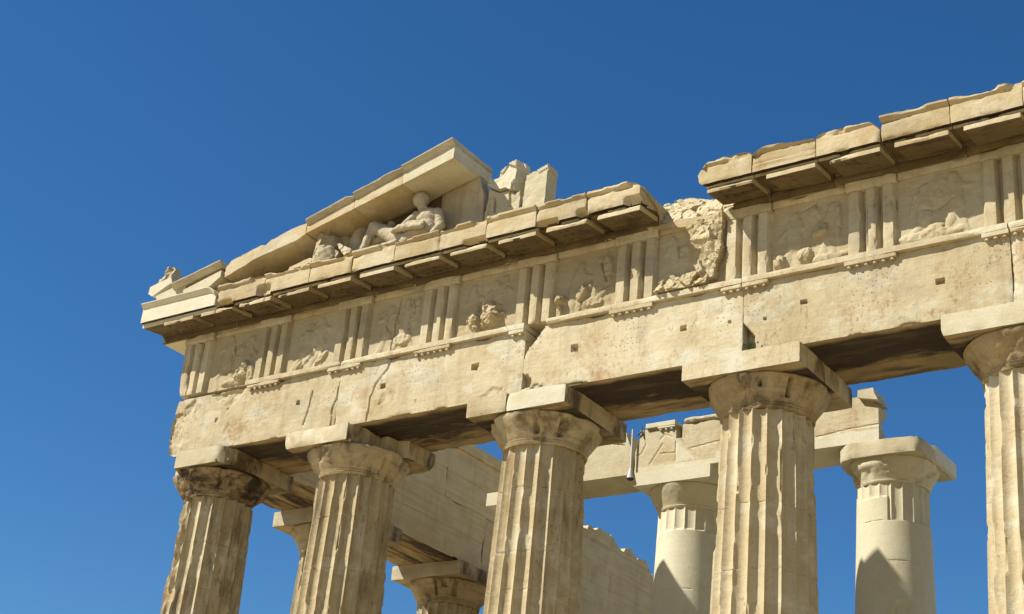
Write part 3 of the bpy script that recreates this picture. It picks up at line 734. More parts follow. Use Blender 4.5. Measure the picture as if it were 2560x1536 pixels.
metope(1, 'metope left of the triglyph above second column, faint diagonal ridges', 307,
       blobs=((2.72, 12.15, .45, .07, .06, .75), (3.05, 12.05, .25, .08, .05, .7), (2.45, 11.95, .20, .05, .05, .9), (2.8, 12.55, .25, .22, .025)), grooves=(([(2.6, 12.7), (2.75, 12.9)], .03, .03),))
metope(2, 'metope right of the second column, split by a thin vertical crack', 311,
       blobs=((5.05, 12.05, .26, .16, .05), (5.3, 12.6, .14, .35, .04), (4.75, 12.5, .16, .22, .03), (5.15, 12.2, .05, .08, .06)), grooves=(([(4.78, 11.8), (4.83, 12.3), (4.88, 13.0)], .014, .035), ([(5.2, 12.9), (5.32, 12.65), (5.25, 12.5)], .025, .03), ([(4.66, 12.62), (4.64, 12.42), (4.7, 12.3)], .03, .03)))
metope(3, 'metope left of the broken notch with big rough lump at its foot', 313,
       blobs=((7.14, 12.12, .28, .24, .27), (7.06, 12.30, .12, .14, .26), (6.74, 12.10, .15, .17, .24), (6.80, 11.94, .09, .14, .20), (7.0, 12.0, .25, .08, .12), (7.2, 12.6, .12, .35, .04, .3), (7.0, 12.55, .10, .25, .03, -.4)), grooves=(([(6.85, 12.5), (6.8, 12.3)], .03, .03),))
metope(4, 'metope above third column opening with two small lumps lower left', 317,
       blobs=((8.63, 12.12, .12, .12, .24), (8.62, 12.02, .05, .12, .11), (9.06, 12.20, .11, .18, .16, -.5), (9.22, 12.34, .05, .06, .09), (9.0, 11.98, .07, .16, .07), (9.55, 12.6, .14, .35, .05), (9.3, 12.0, .3, .12, .045), (9.45, 12.1, .25, .07, .05, .7)), grooves=(([(9.42, 12.75), (9.55, 12.35)], .03, .04),))
metope(5, 'metope under the gap in the cornice, torn right half and rubble foot', 321,
       blobs=((11.35, 12.05, .30, .14, .16), (11.0, 11.93, .35, .12, .14), (11.6, 12.3, .16, .24, .17), (11.05, 12.5, .2, .28, .04), (11.15, 12.12, .05, .09, .1), (11.35, 12.2, .04, .05, .09)), grooves=(([(10.95, 12.75), (10.98, 12.5)], .03, .03),))
metope(6, 'metope right of the fourth column, scattered lumps along its lower edge', 323,
       blobs=((12.84, 11.98, .12, .14, .2), (13.30, 12.02, .14, .14, .16), (13.55, 12.38, .18, .09, .17, .35), (13.62, 12.46, .06, .09, .13), (13.7, 11.92, .35, .08, .07), (13.45, 12.75, .16, .2, .03), (13.85, 12.5, .07, .4, .04)), grooves=(([(13.2, 12.85), (13.45, 12.95), (13.55, 12.75)], .025, .02),))
metope(7, 'metope nearest the right edge with faint round disc and wavy foot', 327,
       blobs=((15.55, 12.70, .28, .30, .03), (15.1, 12.55, .05, .35, .025, -.25), (15.35, 11.93, .65, .13, .045), (15.45, 12.05, .16, .10, .04)), grooves=(([(15.25, 12.4), (15.45, 12.36), (15.75, 12.5)], .03, .015),))
metope(8, 'metope past the right edge of the view', 331, blobs=((17.6, 12.1, .3, .2, .1),))
metope(9, 'metope past the right edge, left of the last triglyph', 335, blobs=((19.6, 12.1, .3, .2, .1),))
# stones behind the frieze (only where they still stand)
v, f = box(-.885, 4.79, -.27, .885, 11.80, 13.71, .12, .01, .1, .01, 77)
tag(mk('backing_wall', v, f, M['rough']), 'rough stones behind the corner end of the frieze', 'wall')
# broken figure and torn stone at the right of the gap metope
def torn(x, z):
    b = -.95-.05*np.clip((z-12.3)/.5, 0, 1)
    q = np.stack([x*14, z*14, x*0], 1)
    return b-.10*facets(x+.05*(fbm(q, 3, 2)-.5), z*1.3, .34, 5, 1.5)-.02*facets(x, z, .10, 8, 1.4)-.035*(fbm(q, 4, 3)-.5)
v, f = plate([(11.17, 13.03), (11.88, 13.09), (11.86, 12.9), (11.82, 12.62), (11.86, 12.45), (11.80, 12.28), (11.75, 12.20), (11.72, 11.90), (11.50, 11.86), (11.45, 12.02), (11.47, 12.14), (11.42, 12.34), (11.50, 12.47), (11.31, 12.55), (11.25, 12.74)], torn, -.70, .016, .06, 3)
tag(mk('carving_fragment', v, f, M['rough'], smooth=22), 'torn lump of carving left of the split triglyph bar', 'carving')
def foot(x, z):
    q = np.stack([x*14, z*14, x*0], 1)
    return -.87-.16*np.clip(1-(z-11.8)/.35, 0, 1)-.09*facets(x, z, .2, 15, 1.5)-.016*facets(x, z, .06, 18, 1.5)-.03*(fbm(q, 4, 3)-.5)
v, f = plate([(10.62, 11.80), (10.66, 12.03), (10.86, 12.10), (10.90, 12.16), (10.98, 12.10), (11.12, 12.06), (11.2, 12.16), (11.28, 12.06), (11.5, 12.10), (11.62, 11.95), (11.60, 11.80)], foot, -.72, .016, .05, 5)
tag(mk('carving_fragment', v, f, M['rough'], smooth=22), 'low rubble like carving remains at the foot of the gap metope', 'carving')
# ------------------------------------------------------------------ horizontal cornice
YG = -1.6
JN = [-1.6, .585, 1.94, 3.14, 4.205, 5.265, 6.331, 7.39, 8.475, 9.52, 10.6, None, 11.70, 12.69, 13.81, 14.885, 15.99, 17.09, 18.2, 19.3, 20.4, 21.5]
CL = {0: 'new white corner block of the cornice with sharp moulded top', 1: 'battered cornice block next to the white corner block', 2: 'third cornice block from the corner, underside broken',
      3: 'cornice block under the horse head carving', 4: 'cornice block under the feet of the reclining statue', 5: 'cornice block under the hip of the reclining statue',
      6: 'cornice block below the bare recess wall right of the statue', 7: 'cornice block under the standing slab fragments', 8: 'cornice block right of the standing slabs',
      9: 'cornice block ending at the gap, its end rounded off', 12: 'first cornice block right of the gap with slanting broken end', 13: 'layered flaky cornice block, second right of the gap',
      14: 'cornice block with sloping broken right top corner', 15: 'long pale cornice block left of the last joint', 16: 'cornice block at the right edge of the view',
      17: 'cornice block just past the right edge', 18: 'second cornice block past the right edge', 19: 'third cornice block past the right edge', 20: 'last cornice block past the right edge'}
TOP = {1: ([.58, .64, 1.07, 1.13, 1.6, 1.94], [13.60, 13.77, 13.70, 13.72, 13.75, 13.75]), 2: ([1.94, 2.05, 3.0, 3.14], [13.74, 13.74, 13.77, 13.70]), 9: ([9.5, 10.2, 10.5, 10.62], [13.72, 13.74, 13.68, 13.57]),
       12: ([11.68, 11.80, 12.5, 12.65, 12.7], [13.56, 13.71, 13.74, 13.70, 13.62]), 13: ([12.7, 12.82, 13.0, 13.43, 13.8], [13.60, 13.68, 13.72, 13.655, 13.63]),
       14: ([13.81, 13.86, 13.95, 14.42, 14.7, 14.885], [13.64, 13.69, 13.73, 13.75, 13.71, 13.52])}
def cornice(k):
    a, b = JN[k]+.006, JN[k+1]-.006
    t = thing('cornice_block', CL[k], 'cornice block', ((a+b)/2, -.8, 13.13), 'horizontal cornice blocks')
    zt = 13.72 + .012*math.sin(k*2.1)
    new = k == 0
    prof = [(YG, 13.305), (YG, 13.625), (YG-.055, 13.69), (YG-.055, zt), (YG+.5, zt+.02), (.25, zt), (.25, 13.135), (-.905, 13.135), (-.915, 13.285), (-.96, 13.325), (-1.515, 13.262), (-1.515, 13.30), (-1.50, 13.318)]
    if new: prof = [(YG, 13.32), (YG, 13.645), (YG-.03, 13.66), (YG-.085, 13.728), (YG-.085, 13.745), (-.3, 13.75), (.25, 13.74), (.25, 13.135), (-.905, 13.135), (-.915, 13.275), (-.96, 13.30), (-1.52, 13.235), (-1.52, 13.32)]
    tp = TOP.get(k); rs = 400+k*9
    bites = {1: ((.60, 1.05, 13.28, 13.38, .12), (1.75, 2.0, 13.2, 13.5, .10)), 2: ((1.9, 2.1, 13.2, 13.5, .08),), 6: ((6.9, 7.42, 13.2, 13.36, .12),), 8: ((8.45, 8.95, 13.2, 13.37, .10), (9.35, 9.55, 13.25, 13.42, .1)), 9: ((10.3, 10.65, 13.2, 13.42, .12),)}.get(k, ())
    def cb(P, P0):
        x, y, z = P0.T; n = fbm(P0*4, rs+7, 4)
        # ragged loss of the top arris
        cm = (z > 13.63) & (y < YG+.06); sv = sst(.53, .60, fbm(np.stack([x*1.1, x*0+k*.37, x*0], 1), rs+2, 4))
        if not new:
            P[cm, 1] = np.where(y[cm] < YG-.001, y[cm]*(1-sv[cm])+(YG+.015+.03*n[cm])*sv[cm], P[cm, 1])
        m = (z > 13.6) & (y < YG+.35)
        d = np.clip(fbm(np.stack([x*2.6, y*4, x*0], 1), rs+1, 4)-.47, 0, 1)*(.02 if new else .30)*np.clip(1-(y-YG)/.35, 0, 1)
        P[m, 1] += (d*1.3)[m]*sst(13.66, 13.71, z[m]); P[m, 2] -= (d*.10)[m]*sst(13.6, 13.7, z[m])
        if tp is not None:
            q = np.interp(x, *tp); mm = z > q; P[mm, 2] = np.minimum(P[mm, 2], q[mm]+.02*(n[mm]-.5))
        for (xa, xb, za, zb, dep) in bites:
            g = sst(xa-.04, xa+.06, x)*(1-sst(xb-.06, xb+.04, x))*sst(za-.03, za+.02, z)*(1-sst(zb-.05, zb+.03, z))*(y < -1.3)
            P[:, 1] += g*dep*(.4+1.3*n)
        if k == 13:
            P[:, 1] += (np.abs(y-YG) < .01)*.03*(fbm(np.stack([x*.8, z*22, x*0], 1), 5, 3)-.3)
        if k == 9:   # rounded broken right end
            e = np.clip((x-10.45)/.15, 0, 1)
            P[:, 2] -= e*np.clip(z-13.4, 0, 1)*.9*np.clip((y+1.5)/.5, 0, 1)*(y < -.5)
            P[:, 0] += e*.10*np.sin(np.clip((y+1.6)/.7, 0, 1)*np.pi)
        if k == 12:  # slanting broken left end
            e = np.clip(1-(x-11.70)/.35, 0, 1)
            P[:, 0] += e*(.10*(n-.3)+.14*np.clip((z-13.5)/.25, 0, 1)+.10*np.clip((13.35-z)/.1, 0, 1))
            P[:, 0] += e*.32*np.clip((y+1.6)/.7, 0, 1)
        if k == 1:
            e = np.clip(1-(x-.58)/.12, 0, 1); P[:, 1] += e*.10*(y < -1.4)*n
        if new:
            e = np.clip((x-.25)/.35, 0, 1)*(z > 13.5)*(y < -1.3)
            P[:, 2] -= e*.16*np.clip((x-.2)/.4, 0, 1)**2
        return P
    v, f = loft(prof, lin(a, b, .03), None, .03, .006 if new else .05, .03, .003 if new else .006, rs, cb, ends=(0 if new else 1, 1), chipf=2.6)
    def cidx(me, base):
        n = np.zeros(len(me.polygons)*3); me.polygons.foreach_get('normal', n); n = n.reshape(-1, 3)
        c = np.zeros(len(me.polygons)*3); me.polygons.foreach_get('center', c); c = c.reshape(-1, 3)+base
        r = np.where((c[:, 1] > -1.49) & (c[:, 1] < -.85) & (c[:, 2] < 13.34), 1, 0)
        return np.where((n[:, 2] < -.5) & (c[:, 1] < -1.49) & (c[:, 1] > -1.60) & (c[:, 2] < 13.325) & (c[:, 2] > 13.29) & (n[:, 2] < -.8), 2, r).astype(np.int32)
    mk('block', v, f, None, t, mats=[M['new' if new else 'cornice'], M['mutule'], M['drip_shade']], matidx=cidx, smooth=35)
    return t
def mutule(t, c, seed, w=.425, x0=None, x1=None, chip=.035):
    x0 = c-w if x0 is None else x0; x1 = c+w if x1 is None else x1
    prof = [(-1.55, 13.15), (-1.55, 13.225), (-1.52, 13.258), (-.93, 13.318), (-.93, 13.225)]
    v, f = loft(prof, lin(x0, x1, .025), None, .03, chip, .03, .003, seed)
    parts = [(v, f)]
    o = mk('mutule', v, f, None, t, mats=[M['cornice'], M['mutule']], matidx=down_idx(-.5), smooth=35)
    # small drop holes worn into the underside: short stubs and sockets
    n = 6
    for r, y in enumerate((-1.44, -1.25, -1.06)):
        for i in range(n):
            if random.Random(seed*31+r*7+i).random() < .55: continue
            gx = c-w+2*w*(i+.5)/n; zb = 13.15+(13.225-13.15)*(y+1.55)/.62
            if not (x0+.03 < gx < x1-.03): continue
            gv = [(gx+.026*math.cos(u*math.pi/4), y+.026*math.sin(u*math.pi/4), zz) for zz in (zb+.012, zb-.022) for u in range(8)]
            gf = [[u, (u+1) % 8, 8+(u+1) % 8, 8+u] for u in range(8)]+[list(range(8, 16))]
            parts.append((np.array(gv), gf))
    if len(parts) > 1:
        v, f = join(parts[1:]); d = mk('drops', v, f, M['mutule'], o); d['kind'] = 'stuff'
MC = sorted([(TRI[i]) for i in range(11)]+[(TRI[i]+TRI[i+1])/2 for i in range(10)])
cts = {}
for k in CL:
    cts[k] = cornice(k)
for c in MC:
    for k in CL:
        a, b = JN[k], JN[k+1]
        lo, hi = max(c-.425, a+.012), min(c+.425, b-.012)
        if hi-lo > .12:
            mutule(cts[k], c, 500+int(c*37) % 997, x0=lo, x1=hi, chip=.06 if k in (0, 1, 2) else .03)
# new white return of the corner block along the side
v, f = loft([(-1.6, 13.32), (-1.6, 13.64), (-1.66, 13.68), (-1.675, 13.735), (-1.65, 13.745), (.25, 13.74), (.25, 13.135), (-.905, 13.135), (-.915, 13.275), (-.96, 13.30), (-1.52, 13.235), (-1.52, 13.32)], lin(.262, 1.4, .06), lambda t, a, b: (a, t, b), .05, .006, .03, .003, 9)
tag(mk('cornice_block', v, f, M['new'], smooth=35), 'white cornice block on the side face behind the corner', 'cornice block', 'horizontal cornice blocks')
# torn core of stone inside the gap
def core(x, z):
    q = np.stack([x*10, z*22, x*0], 1)
    return -.62-.30*np.clip((13.62-z)/.5, 0, 1)+.22*np.clip((z-13.5)/.4, 0, 1)-.07*facets(x+.6*z, z, .24, 25, 1.2)-.06*(fbm(q, 14, 4)-.5)-.014*facets(x, z*1.6, .06, 28, 1.4)
v, f = plate([(10.40, 13.13), (10.38, 13.60), (10.42, 13.86), (10.60, 13.90), (10.98, 13.895), (11.16, 13.82), (11.45, 13.66), (11.80, 13.52), (12.0, 13.45), (12.0, 13.13)], core, .2, .018, .05, 9)
tag(mk('broken_stone', v, f, M['rough'], smooth=22), 'rough broken core of stone showing in the gap of the cornice', 'stone')
v, f = polyslab([(10.48, 13.12), (11.10, 12.985), (11.86, 12.985), (11.87, 13.10), (11.6, 13.135), (11.0, 13.15)], -.955, -.5, .03, .03, .03, .006, 12)
tag(mk('stone_ledge', v, f, M['cornice']), 'narrow broken ledge under the rough stone in the gap', 'ledge')

# ------------------------------------------------------------------ pediment
def zt(x): return 13.998+.262*x
def zb(x): return 13.822+.2255*x
def rake(label, x0, x1, seed, mat='newold', lip=True, chip=.008, lipchip=.05, yb=-.66):
    t = thing('raking_cornice_block', label, 'cornice block', ((x0+x1)/2, -1.0, zb((x0+x1)/2)), 'sloping cornice blocks of the pediment')
    xa, xb = x0+.004, x1-.004
    def mp(tt, a, b):    # b: 0 bottom .. 1 top of fascia .. lip above
        lo, hi = zb(tt), zt(tt)-.125
        return (tt, a, lo+(hi-lo)*b)
    prof = [(-1.6, 0), (-1.6, 1.0), (yb, 1.10), (yb, .30), (-.72, .30), (-.74, .16), (-.80, .12), (-.82, .02), (-1.54, .02), (-1.56, 0)]
    v, f = loft(prof, lin(xa, xb, .04), mp, .05, chip, .04, .003, seed)
    mk('fascia_block', v, f, M[mat], t, smooth=30)
    if lip:
        def mp2(tt, a, b): return (tt, a, zt(tt)-.118+b)
        def cb(P, P0):
            n = fbm(np.stack([P0[:, 0]*2.5, P0[:, 0]*0, P0[:, 0]*0], 1), seed+3, 4)
            d = np.clip(n-.5, 0, 1)*lipchip*4; m = (P0[:, 1] < -1.5); P[m, 1] += d[m]*.5; P[m, 2] -= d[m]*.5*(P0[m, 2] > zt(P0[m, 0])-.08)
            return P
        v, f = loft([(-1.605, 0), (-1.64, .03), (-1.70, .098), (-1.70, .118), (-1.60, .122), (yb, .124), (yb, .05), (-1.59, 0)], lin(xa, xb, .04), mp2, .05, chip, .02, .003, seed+1, cb)
        mk('crown_moulding', v, f, M['grey'], t, smooth=30)
    return t
rake('sloping cornice block above the horse head carving', 2.855, 4.05, 601, 'cornice', lipchip=.10, chip=.02)
rake('sloping cornice block above the legs of the statue', 4.05, 5.22, 603, 'cornice', lipchip=.06, chip=.02)
rake('topmost sloping cornice block, new, cut off square above the statue head', 5.22, 6.42, 605, 'newold', lipchip=.0, chip=.002, yb=-.36)
v, f = polyslab([(.73, 13.925), (.703, 14.02), (.731, 14.14), (.835, 14.285), (1.06, 14.34), (1.5, 14.43), (2.0, 14.555), (2.55, 14.68), (2.845, 14.70), (2.85, 14.46), (2.62, 14.36), (1.90, 14.24), (1.55, 14.185), (1.21, 14.07), (1.02, 14.01)], -1.6, -.66, .035, .05, .06, .012, 611)
tag(mk('raking_cornice_block', v, f, M['cornice']), 'old broken sloping cornice block without moulding, low on the slope', 'cornice block', 'sloping cornice blocks of the pediment')
# lowest raking block with moulded top, white repair at left
t = thing('raking_cornice_block', 'lowest sloping cornice block beside the corner stone, white with dark moulding', 'cornice block', (0, -1, 13.76), 'sloping cornice blocks of the pediment')
v, f = polyslab([(-.45, 13.765), (-.45, 13.875), (.60, 14.115), (.60, 13.97), (.34, 13.805), (.2, 13.775)], -1.6, -.45, .04, .008, .03, .003, 613); mk('fascia_block', v, f, M['newold'], t)
v, f = loft([(-1.605, 0), (-1.64, .03), (-1.705, .10), (-1.705, .12), (-1.60, .122), (-.46, .12), (-.46, 0)], lin(-.75, .62, .05), lambda tt, a, b: (tt, a, 13.98+.193*(tt+.45)-.02*0+b-.0), .05, .01, .03, .003, 614); mk('crown_moulding', v, f, M['grey'], t)
v, f = polyslab([(-1.25, 13.765), (-1.35, 13.93), (-.80, 14.05), (-.45, 13.975), (-.44, 13.765)], -1.55, -.5, .05, .02, .04, .004, 615); mk('bedding_stone', v, f, M['newold'], t)
# corner ornament base
t = thing('corner_ornament', 'pointed weathered ornament stone standing on the outer corner', 'ornament', (-1.25, -1.35, 13.75))
v, f = polyslab([(-1.64, 14.06), (-1.63, 14.22), (-1.02, 14.345), (-.95, 14.20), (-1.30, 14.06), (-1.50, 13.97)], -1.52, -.85, .03, .015, .03, .003, 617); mk('plinth', v, f, M['newold'], t)
def relic(x, z):
    q = np.stack([x*9, z*9, x*0], 1)
    return -1.44+.10*np.clip((z-14.25)/.4, 0, 1)+.10*(1-sst(.02, .06, segdist(x, z, [(-1.40, 14.60), (-1.28, 14.64)])))-.06*facets(x, z, .15, 3, 1.3)-.05*(fbm(q, 3, 3)-.5)
v, f = plate([(-1.55, 14.22), (-1.55, 14.40), (-1.53, 14.50), (-1.48, 14.58), (-1.47, 14.66), (-1.42, 14.72), (-1.34, 14.735), (-1.24, 14.74), (-1.17, 14.69), (-1.15, 14.58), (-1.12, 14.45), (-1.06, 14.32)], relic, -1.16, .015, .04, 6); mk('weathered_top', v, f, M['grey'], t, smooth=30)
# debris on the shelf at left
v, f = polyslab([(2.35, 13.78), (2.95, 13.86), (3.02, 13.93), (2.9, 13.97), (2.4, 13.86)], -1.45, -1.1, .03, .03, .04, .015, 619)
tag(mk('stone_splinter', v, f, M['rough']), 'long stone splinter lying on the cornice left of the horse head', 'stone')
# tympanum wall slabs
def slab(poly, y0, y1, label, seed, mat='newold', chip=.03, rough=.006):
    v, f = polyslab(poly, y0, y1, .04, chip, .05, rough, seed)
    return tag(mk('tympanum_slab', v, f, M[mat]), label, 'wall slab', 'upright slabs of the gable wall')
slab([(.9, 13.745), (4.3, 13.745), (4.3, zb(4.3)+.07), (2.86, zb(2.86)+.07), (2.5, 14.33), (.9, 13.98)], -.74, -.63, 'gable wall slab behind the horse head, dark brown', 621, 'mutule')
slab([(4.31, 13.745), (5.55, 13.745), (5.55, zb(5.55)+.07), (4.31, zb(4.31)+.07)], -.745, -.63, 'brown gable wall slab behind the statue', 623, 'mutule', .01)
slab([(5.56, 13.745), (6.60, 13.745), (6.615, 14.4), (6.57, 14.9), (6.42, zb(6.4)+.07), (5.56, zb(5.56)+.07)], -.75, -.50, 'pale gable wall slab right of the statue under the cut cornice', 625, 'sculpt', .015)
def frag(poly, y0, y1, label, seed, rough=.03, mat='newold', extra=None):
    def yf(x, z):
        q = np.stack([x*8, z*8, x*0], 1)
        d = y0-rough*facets(x, z, .3, seed, 1.)-.02*(fbm(q, seed, 3)-.5)
        return d if extra is None else d+extra(x, z)
    v, f = plate(poly, yf, y1, .018, .03, seed)
    return tag(mk('tympanum_slab', v, f, M[mat], smooth=25), label, 'wall slab', 'upright slabs of the gable wall')
def slots(x, z): return .06*(1-sst(.012, .03, segdist(x, z, [(6.82, 14.75), (6.84, 14.45)])))+.05*(1-sst(.012, .03, segdist(x, z, [(7.18, 14.80), (7.20, 14.5)])))
frag([(6.62, 13.745), (7.46, 13.745), (7.45, 14.3), (7.41, 14.78), (7.30, 14.74), (7.14, 14.84), (6.93, 14.84), (6.66, 15.0), (6.66, 14.7), (6.62, 14.45)], -.72, -.46, 'lower standing slab fragment with vertical slots', 627, .03, 'newold', slots)
frag([(6.66, 15.02), (6.94, 14.87), (7.12, 14.87), (7.20, 14.80), (7.42, 14.80), (7.41, 15.05), (7.44, 15.22), (7.41, 15.40), (7.345, 15.45), (7.27, 15.44), (7.05, 15.36), (6.92, 15.25), (6.90, 15.155), (6.72, 15.165), (6.66, 15.24)], -.77, -.47, 'pointed upper slab fragment standing against the sky', 629, .05, 'newold', lambda x, z: .10*sst(7.24, 7.32, x+.12*(z-15.1))*(z < 15.0)+.16*sst(7.30, 7.36, x))
frag([(7.45, 13.745), (8.24, 13.745), (8.18, 13.95), (8.02, 14.15), (7.985, 14.5), (7.99, 14.96), (8.0, 15.215), (7.50, 15.085), (7.46, 14.4)], -.70, -.36, 'square topped slab fragment standing beside the pointed one', 631, .012, 'newold')
# sculpture in the gable
GY = -1.10
def Pt(x, z, dy=0): return (x, GY+dy, z)
st = thing('reclining_statue', 'headed nude male statue reclining with raised knees, stone', 'statue', (4.8, GY, 13.74))
prims = [('e', Pt(5.33, 14.85, -.03), (.135, .15, .165)), ('c', Pt(5.36, 14.72, 0), Pt(5.44, 14.58, .02), .09, .10),
         ('e', Pt(5.52, 14.44, .02), (.27, .17, .20)), ('e', Pt(5.56, 14.20, .02), (.21, .17, .24)), ('c', Pt(5.40, 14.12, 0), Pt(5.05, 13.93, 0), .21, .20),
         ('c', Pt(5.76, 14.50, .03), Pt(5.87, 14.20, .03), .10, .085), ('c', Pt(5.87, 14.20, .02), Pt(5.74, 13.90, -.12), .08, .065),
         ('c', Pt(5.29, 14.50, -.06), Pt(5.15, 14.24, -.20), .09, .07), ('c', Pt(5.15, 14.22, -.20), Pt(4.95, 14.14, -.26), .065, .055),
         ('c', Pt(5.0, 14.04, 0), Pt(4.27, 14.49, -.06), .20, .115), ('c', Pt(4.24, 14.50, -.06), Pt(4.12, 13.98, -.14), .105, .07), ('c', Pt(4.12, 13.90, -.14), Pt(3.90, 13.84, -.20), .06, .05),
         ('c', Pt(4.40, 14.30, .10), Pt(3.86, 14.14, .04), .10, .07), ('c', Pt(3.86, 14.12, .04), Pt(3.80, 13.88, -.04), .065, .055),
         ('e', Pt(5.335, 14.82, -.175), (.025, .035, .04)), ('e', Pt(5.33, 14.735, -.11), (.06, .06, .045))]
v, f = body(prims, (3.55, -1.75, 13.74), (6.2, -.66, 15.15), .017, .025, .010, 13, 3, rock=.007)
mk('body', v, f, M['sculpt'], st, smooth=60)
v, f = body([('e', Pt(5.335, 14.895, .01), (.15, .165, .14))], (5.1, -1.4, 14.70), (5.6, -.85, 15.15), .016, .03, .012, 22, 6, cuts=(('e', Pt(5.325, 14.81, -.20), (.15, .17, .12)),))
mk('hair', v, f, M['sculpt'], st, smooth=60)
v, f = body([('c', Pt(4.35, 13.80, -.1), Pt(5.75, 13.82, -.05), .11, .13), ('c', Pt(5.10, 14.18, -.26), Pt(5.62, 14.12, -.24), .07, .06), ('c', Pt(5.30, 14.25, -.24), Pt(5.60, 14.22, -.18), .05, .045), ('c', Pt(5.0, 13.9, -.22), Pt(4.5, 13.80, -.28), .07, .07)], (4.1, -1.75, 13.74), (6.0, -.8, 14.45), .018, .05, .012, 11, 8, rock=.010)
mk('drapery', v, f, M['sculpt'], st, smooth=45)
HP = [(3.13, 14.66), (3.17, 14.72), (3.24, 14.73), (3.30, 14.68), (3.295, 14.60), (3.25, 14.52), (3.24, 14.48), (3.345, 14.45), (3.40, 14.28), (3.45, 14.12), (3.56, 14.03), (3.63, 13.95), (3.56, 13.74), (3.05, 13.74), (2.96, 14.0), (2.92, 14.30), (2.97, 14.45), (3.07, 14.50), (3.13, 14.53)]
def horse(x, z):
    q = np.stack([x*9, z*9, x*0], 1)
    mid = np.interp(z, [13.74, 14.1, 14.45, 14.7], [3.30, 3.22, 3.15, 3.21]); hw = np.interp(z, [13.74, 14.1, 14.45, 14.7], [.30, .26, .20, .09])
    r = np.clip((x-mid)/hw, -1, 1)
    b = -1.30-.18*np.sqrt(np.clip(1-r*r, 0, 1))-.10*np.clip(1-(z-13.9)/.35, 0, 1)*np.clip((x-2.98)/.1, 0, 1)*(z < 14.2)
    b = b+.09*sst(3.17, 3.22, x)*(z > 14.15)                      # hollow behind the jaw
    b = b+.10*(1-sst(.01, .045, segdist(x, z, [(3.16, 14.50), (3.26, 14.47)])))
    return b-.05*facets(x+.03*(fbm(q, 3, 2)-.5), z, .16, 7, 1.3)-.03*(fbm(q, 5, 3)-.5)
v, f = plate(HP, horse, -1.02, .014, .03, 11)
tag(mk('horse_carving', v, f, M['sculpt'], smooth=35), 'upright weathered horse head and neck carving left of the statue', 'carving')
v, f = plate([(3.50, 14.20), (3.58, 14.20), (3.75, 14.09), (3.99, 13.94), (3.97, 13.85), (3.80, 13.84), (3.60, 14.06)], lambda x, z: -1.40-.05*facets(x, z, .12, 3, 1.2)+.25*(z-14.0), -1.20, .014, .02, 12)
tag(mk('stone_slab', v, f, M['sculpt'], smooth=50), 'thin slanting stone slab at the feet of the statue', 'stone')
v, f = body([('e', (3.17, -.88, 14.40), (.29, .17, .36)), ('e', (3.2, -.88, 14.1), (.27, .17, .36))], (2.7, -1.2, 13.74), (3.6, -.6, 14.95), .025, .03, .012, 5, 13, rock=.012)
tag(mk('rounded_stone', v, f, M['sculpt'], smooth=60), 'lower rounded stone lump right of the horse head', 'stone', 'rounded lumps behind the statue')
v, f = body([('c', (3.62, -.88, 13.95), (3.68, -.88, 14.68), .20, .14), ('e', (3.60, -.88, 14.35), (.21, .16, .3))], (3.3, -1.2, 13.74), (4.05, -.6, 15.0), .025, .05, .012, 5, 14)
tag(mk('rounded_stone', v, f, M['sculpt'], smooth=60), 'taller rounded stone lump close to the raised knee', 'stone', 'rounded lumps behind the statue')
v, f = body([('e', (4.45, -.88, 14.60), (.10, .1, .13)), ('c', (4.66, -.88, 14.0), (4.66, -.88, 14.48), .09, .075), ('c', (4.47, -.88, 14.5), (4.52, -.88, 14.0), .07, .09)], (4.2, -1.1, 13.74), (4.9, -.7, 14.85), .022, .04, .012, 8, 15)
tag(mk('carving_fragment', v, f, M['sculpt'], smooth=60), 'small carved stumps on the wall behind the statue thigh', 'carving')

# ------------------------------------------------------------------ side entablature seen from inside
def flank(name, x0, x1, z0, z1, y0, y1, label, seed, mat='inner', grooves=(), chip=.04, soff=None, st=.06, ridges=()):
    def cb(P, P0):
        m = np.abs(P0[:, 0]-x1) < 1e-3
        for (zz, w, d) in grooves: P[m, 0] -= d*(1-sst(w*.3, w, np.abs(P0[m, 2]-zz+.01*np.sin(P0[m, 1]*1.3))))
        P[m, 0] += .012*(fbm(np.stack([P0[m, 0]*0, P0[m, 1]*1.2, P0[m, 2]*9], 1), seed, 4)-.5)
        bt = np.abs(P0[:, 2]-z0) < 1e-3
        if soff:
            P[bt, 2] += (.035*(1-sst(.01, .03, np.abs(np.abs(P0[bt, 0])-.30))))+.05*np.clip(fbm(P0[bt]*np.array([6, 1.5, 1]), seed+4, 4)-.5, 0, 1)
        return P
    v, f = loft([(x0, z0), (x1, z0), (x1, z1), (x0, z1)], lin(y0, y1, st), lambda t, a, b: (a, t, b), st*.6, chip, .04, .004, seed, cb)
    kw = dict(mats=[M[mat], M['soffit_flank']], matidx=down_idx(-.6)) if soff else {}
    return tag(mk(name, v, f, M[mat], smooth=40, **kw), label, 'beam', 'side beams running back from the corner')
flank('side_beam', -.885, .885, 10.432, 11.775, .892, 3.68, 'side beam behind the corner, on the first side column', 701, soff=True, grooves=((11.30, .02, .02), (10.62, .012, .01)))
flank('side_beam', -.885, .885, 10.432, 11.775, 3.69, 7.97, 'side beam with dark underside between the two visible side columns', 703, soff=True, grooves=((11.12, .02, .02), (10.64, .012, .012), (11.5, .012, .012)))
flank('side_beam', -.885, .885, 10.432, 11.775, 7.98, 12.27, 'side beam farthest back behind the third column', 705, soff=True, grooves=((11.10, .02, .02), (10.6, .012, .012)))
flank('side_frieze_wall', -.885, .86, 11.78, 13.10, .892, 6.3, 'smooth inner wall course above side beams, near the corner', 707, grooves=((12.5, .02, .03), (11.95, .012, .012)))
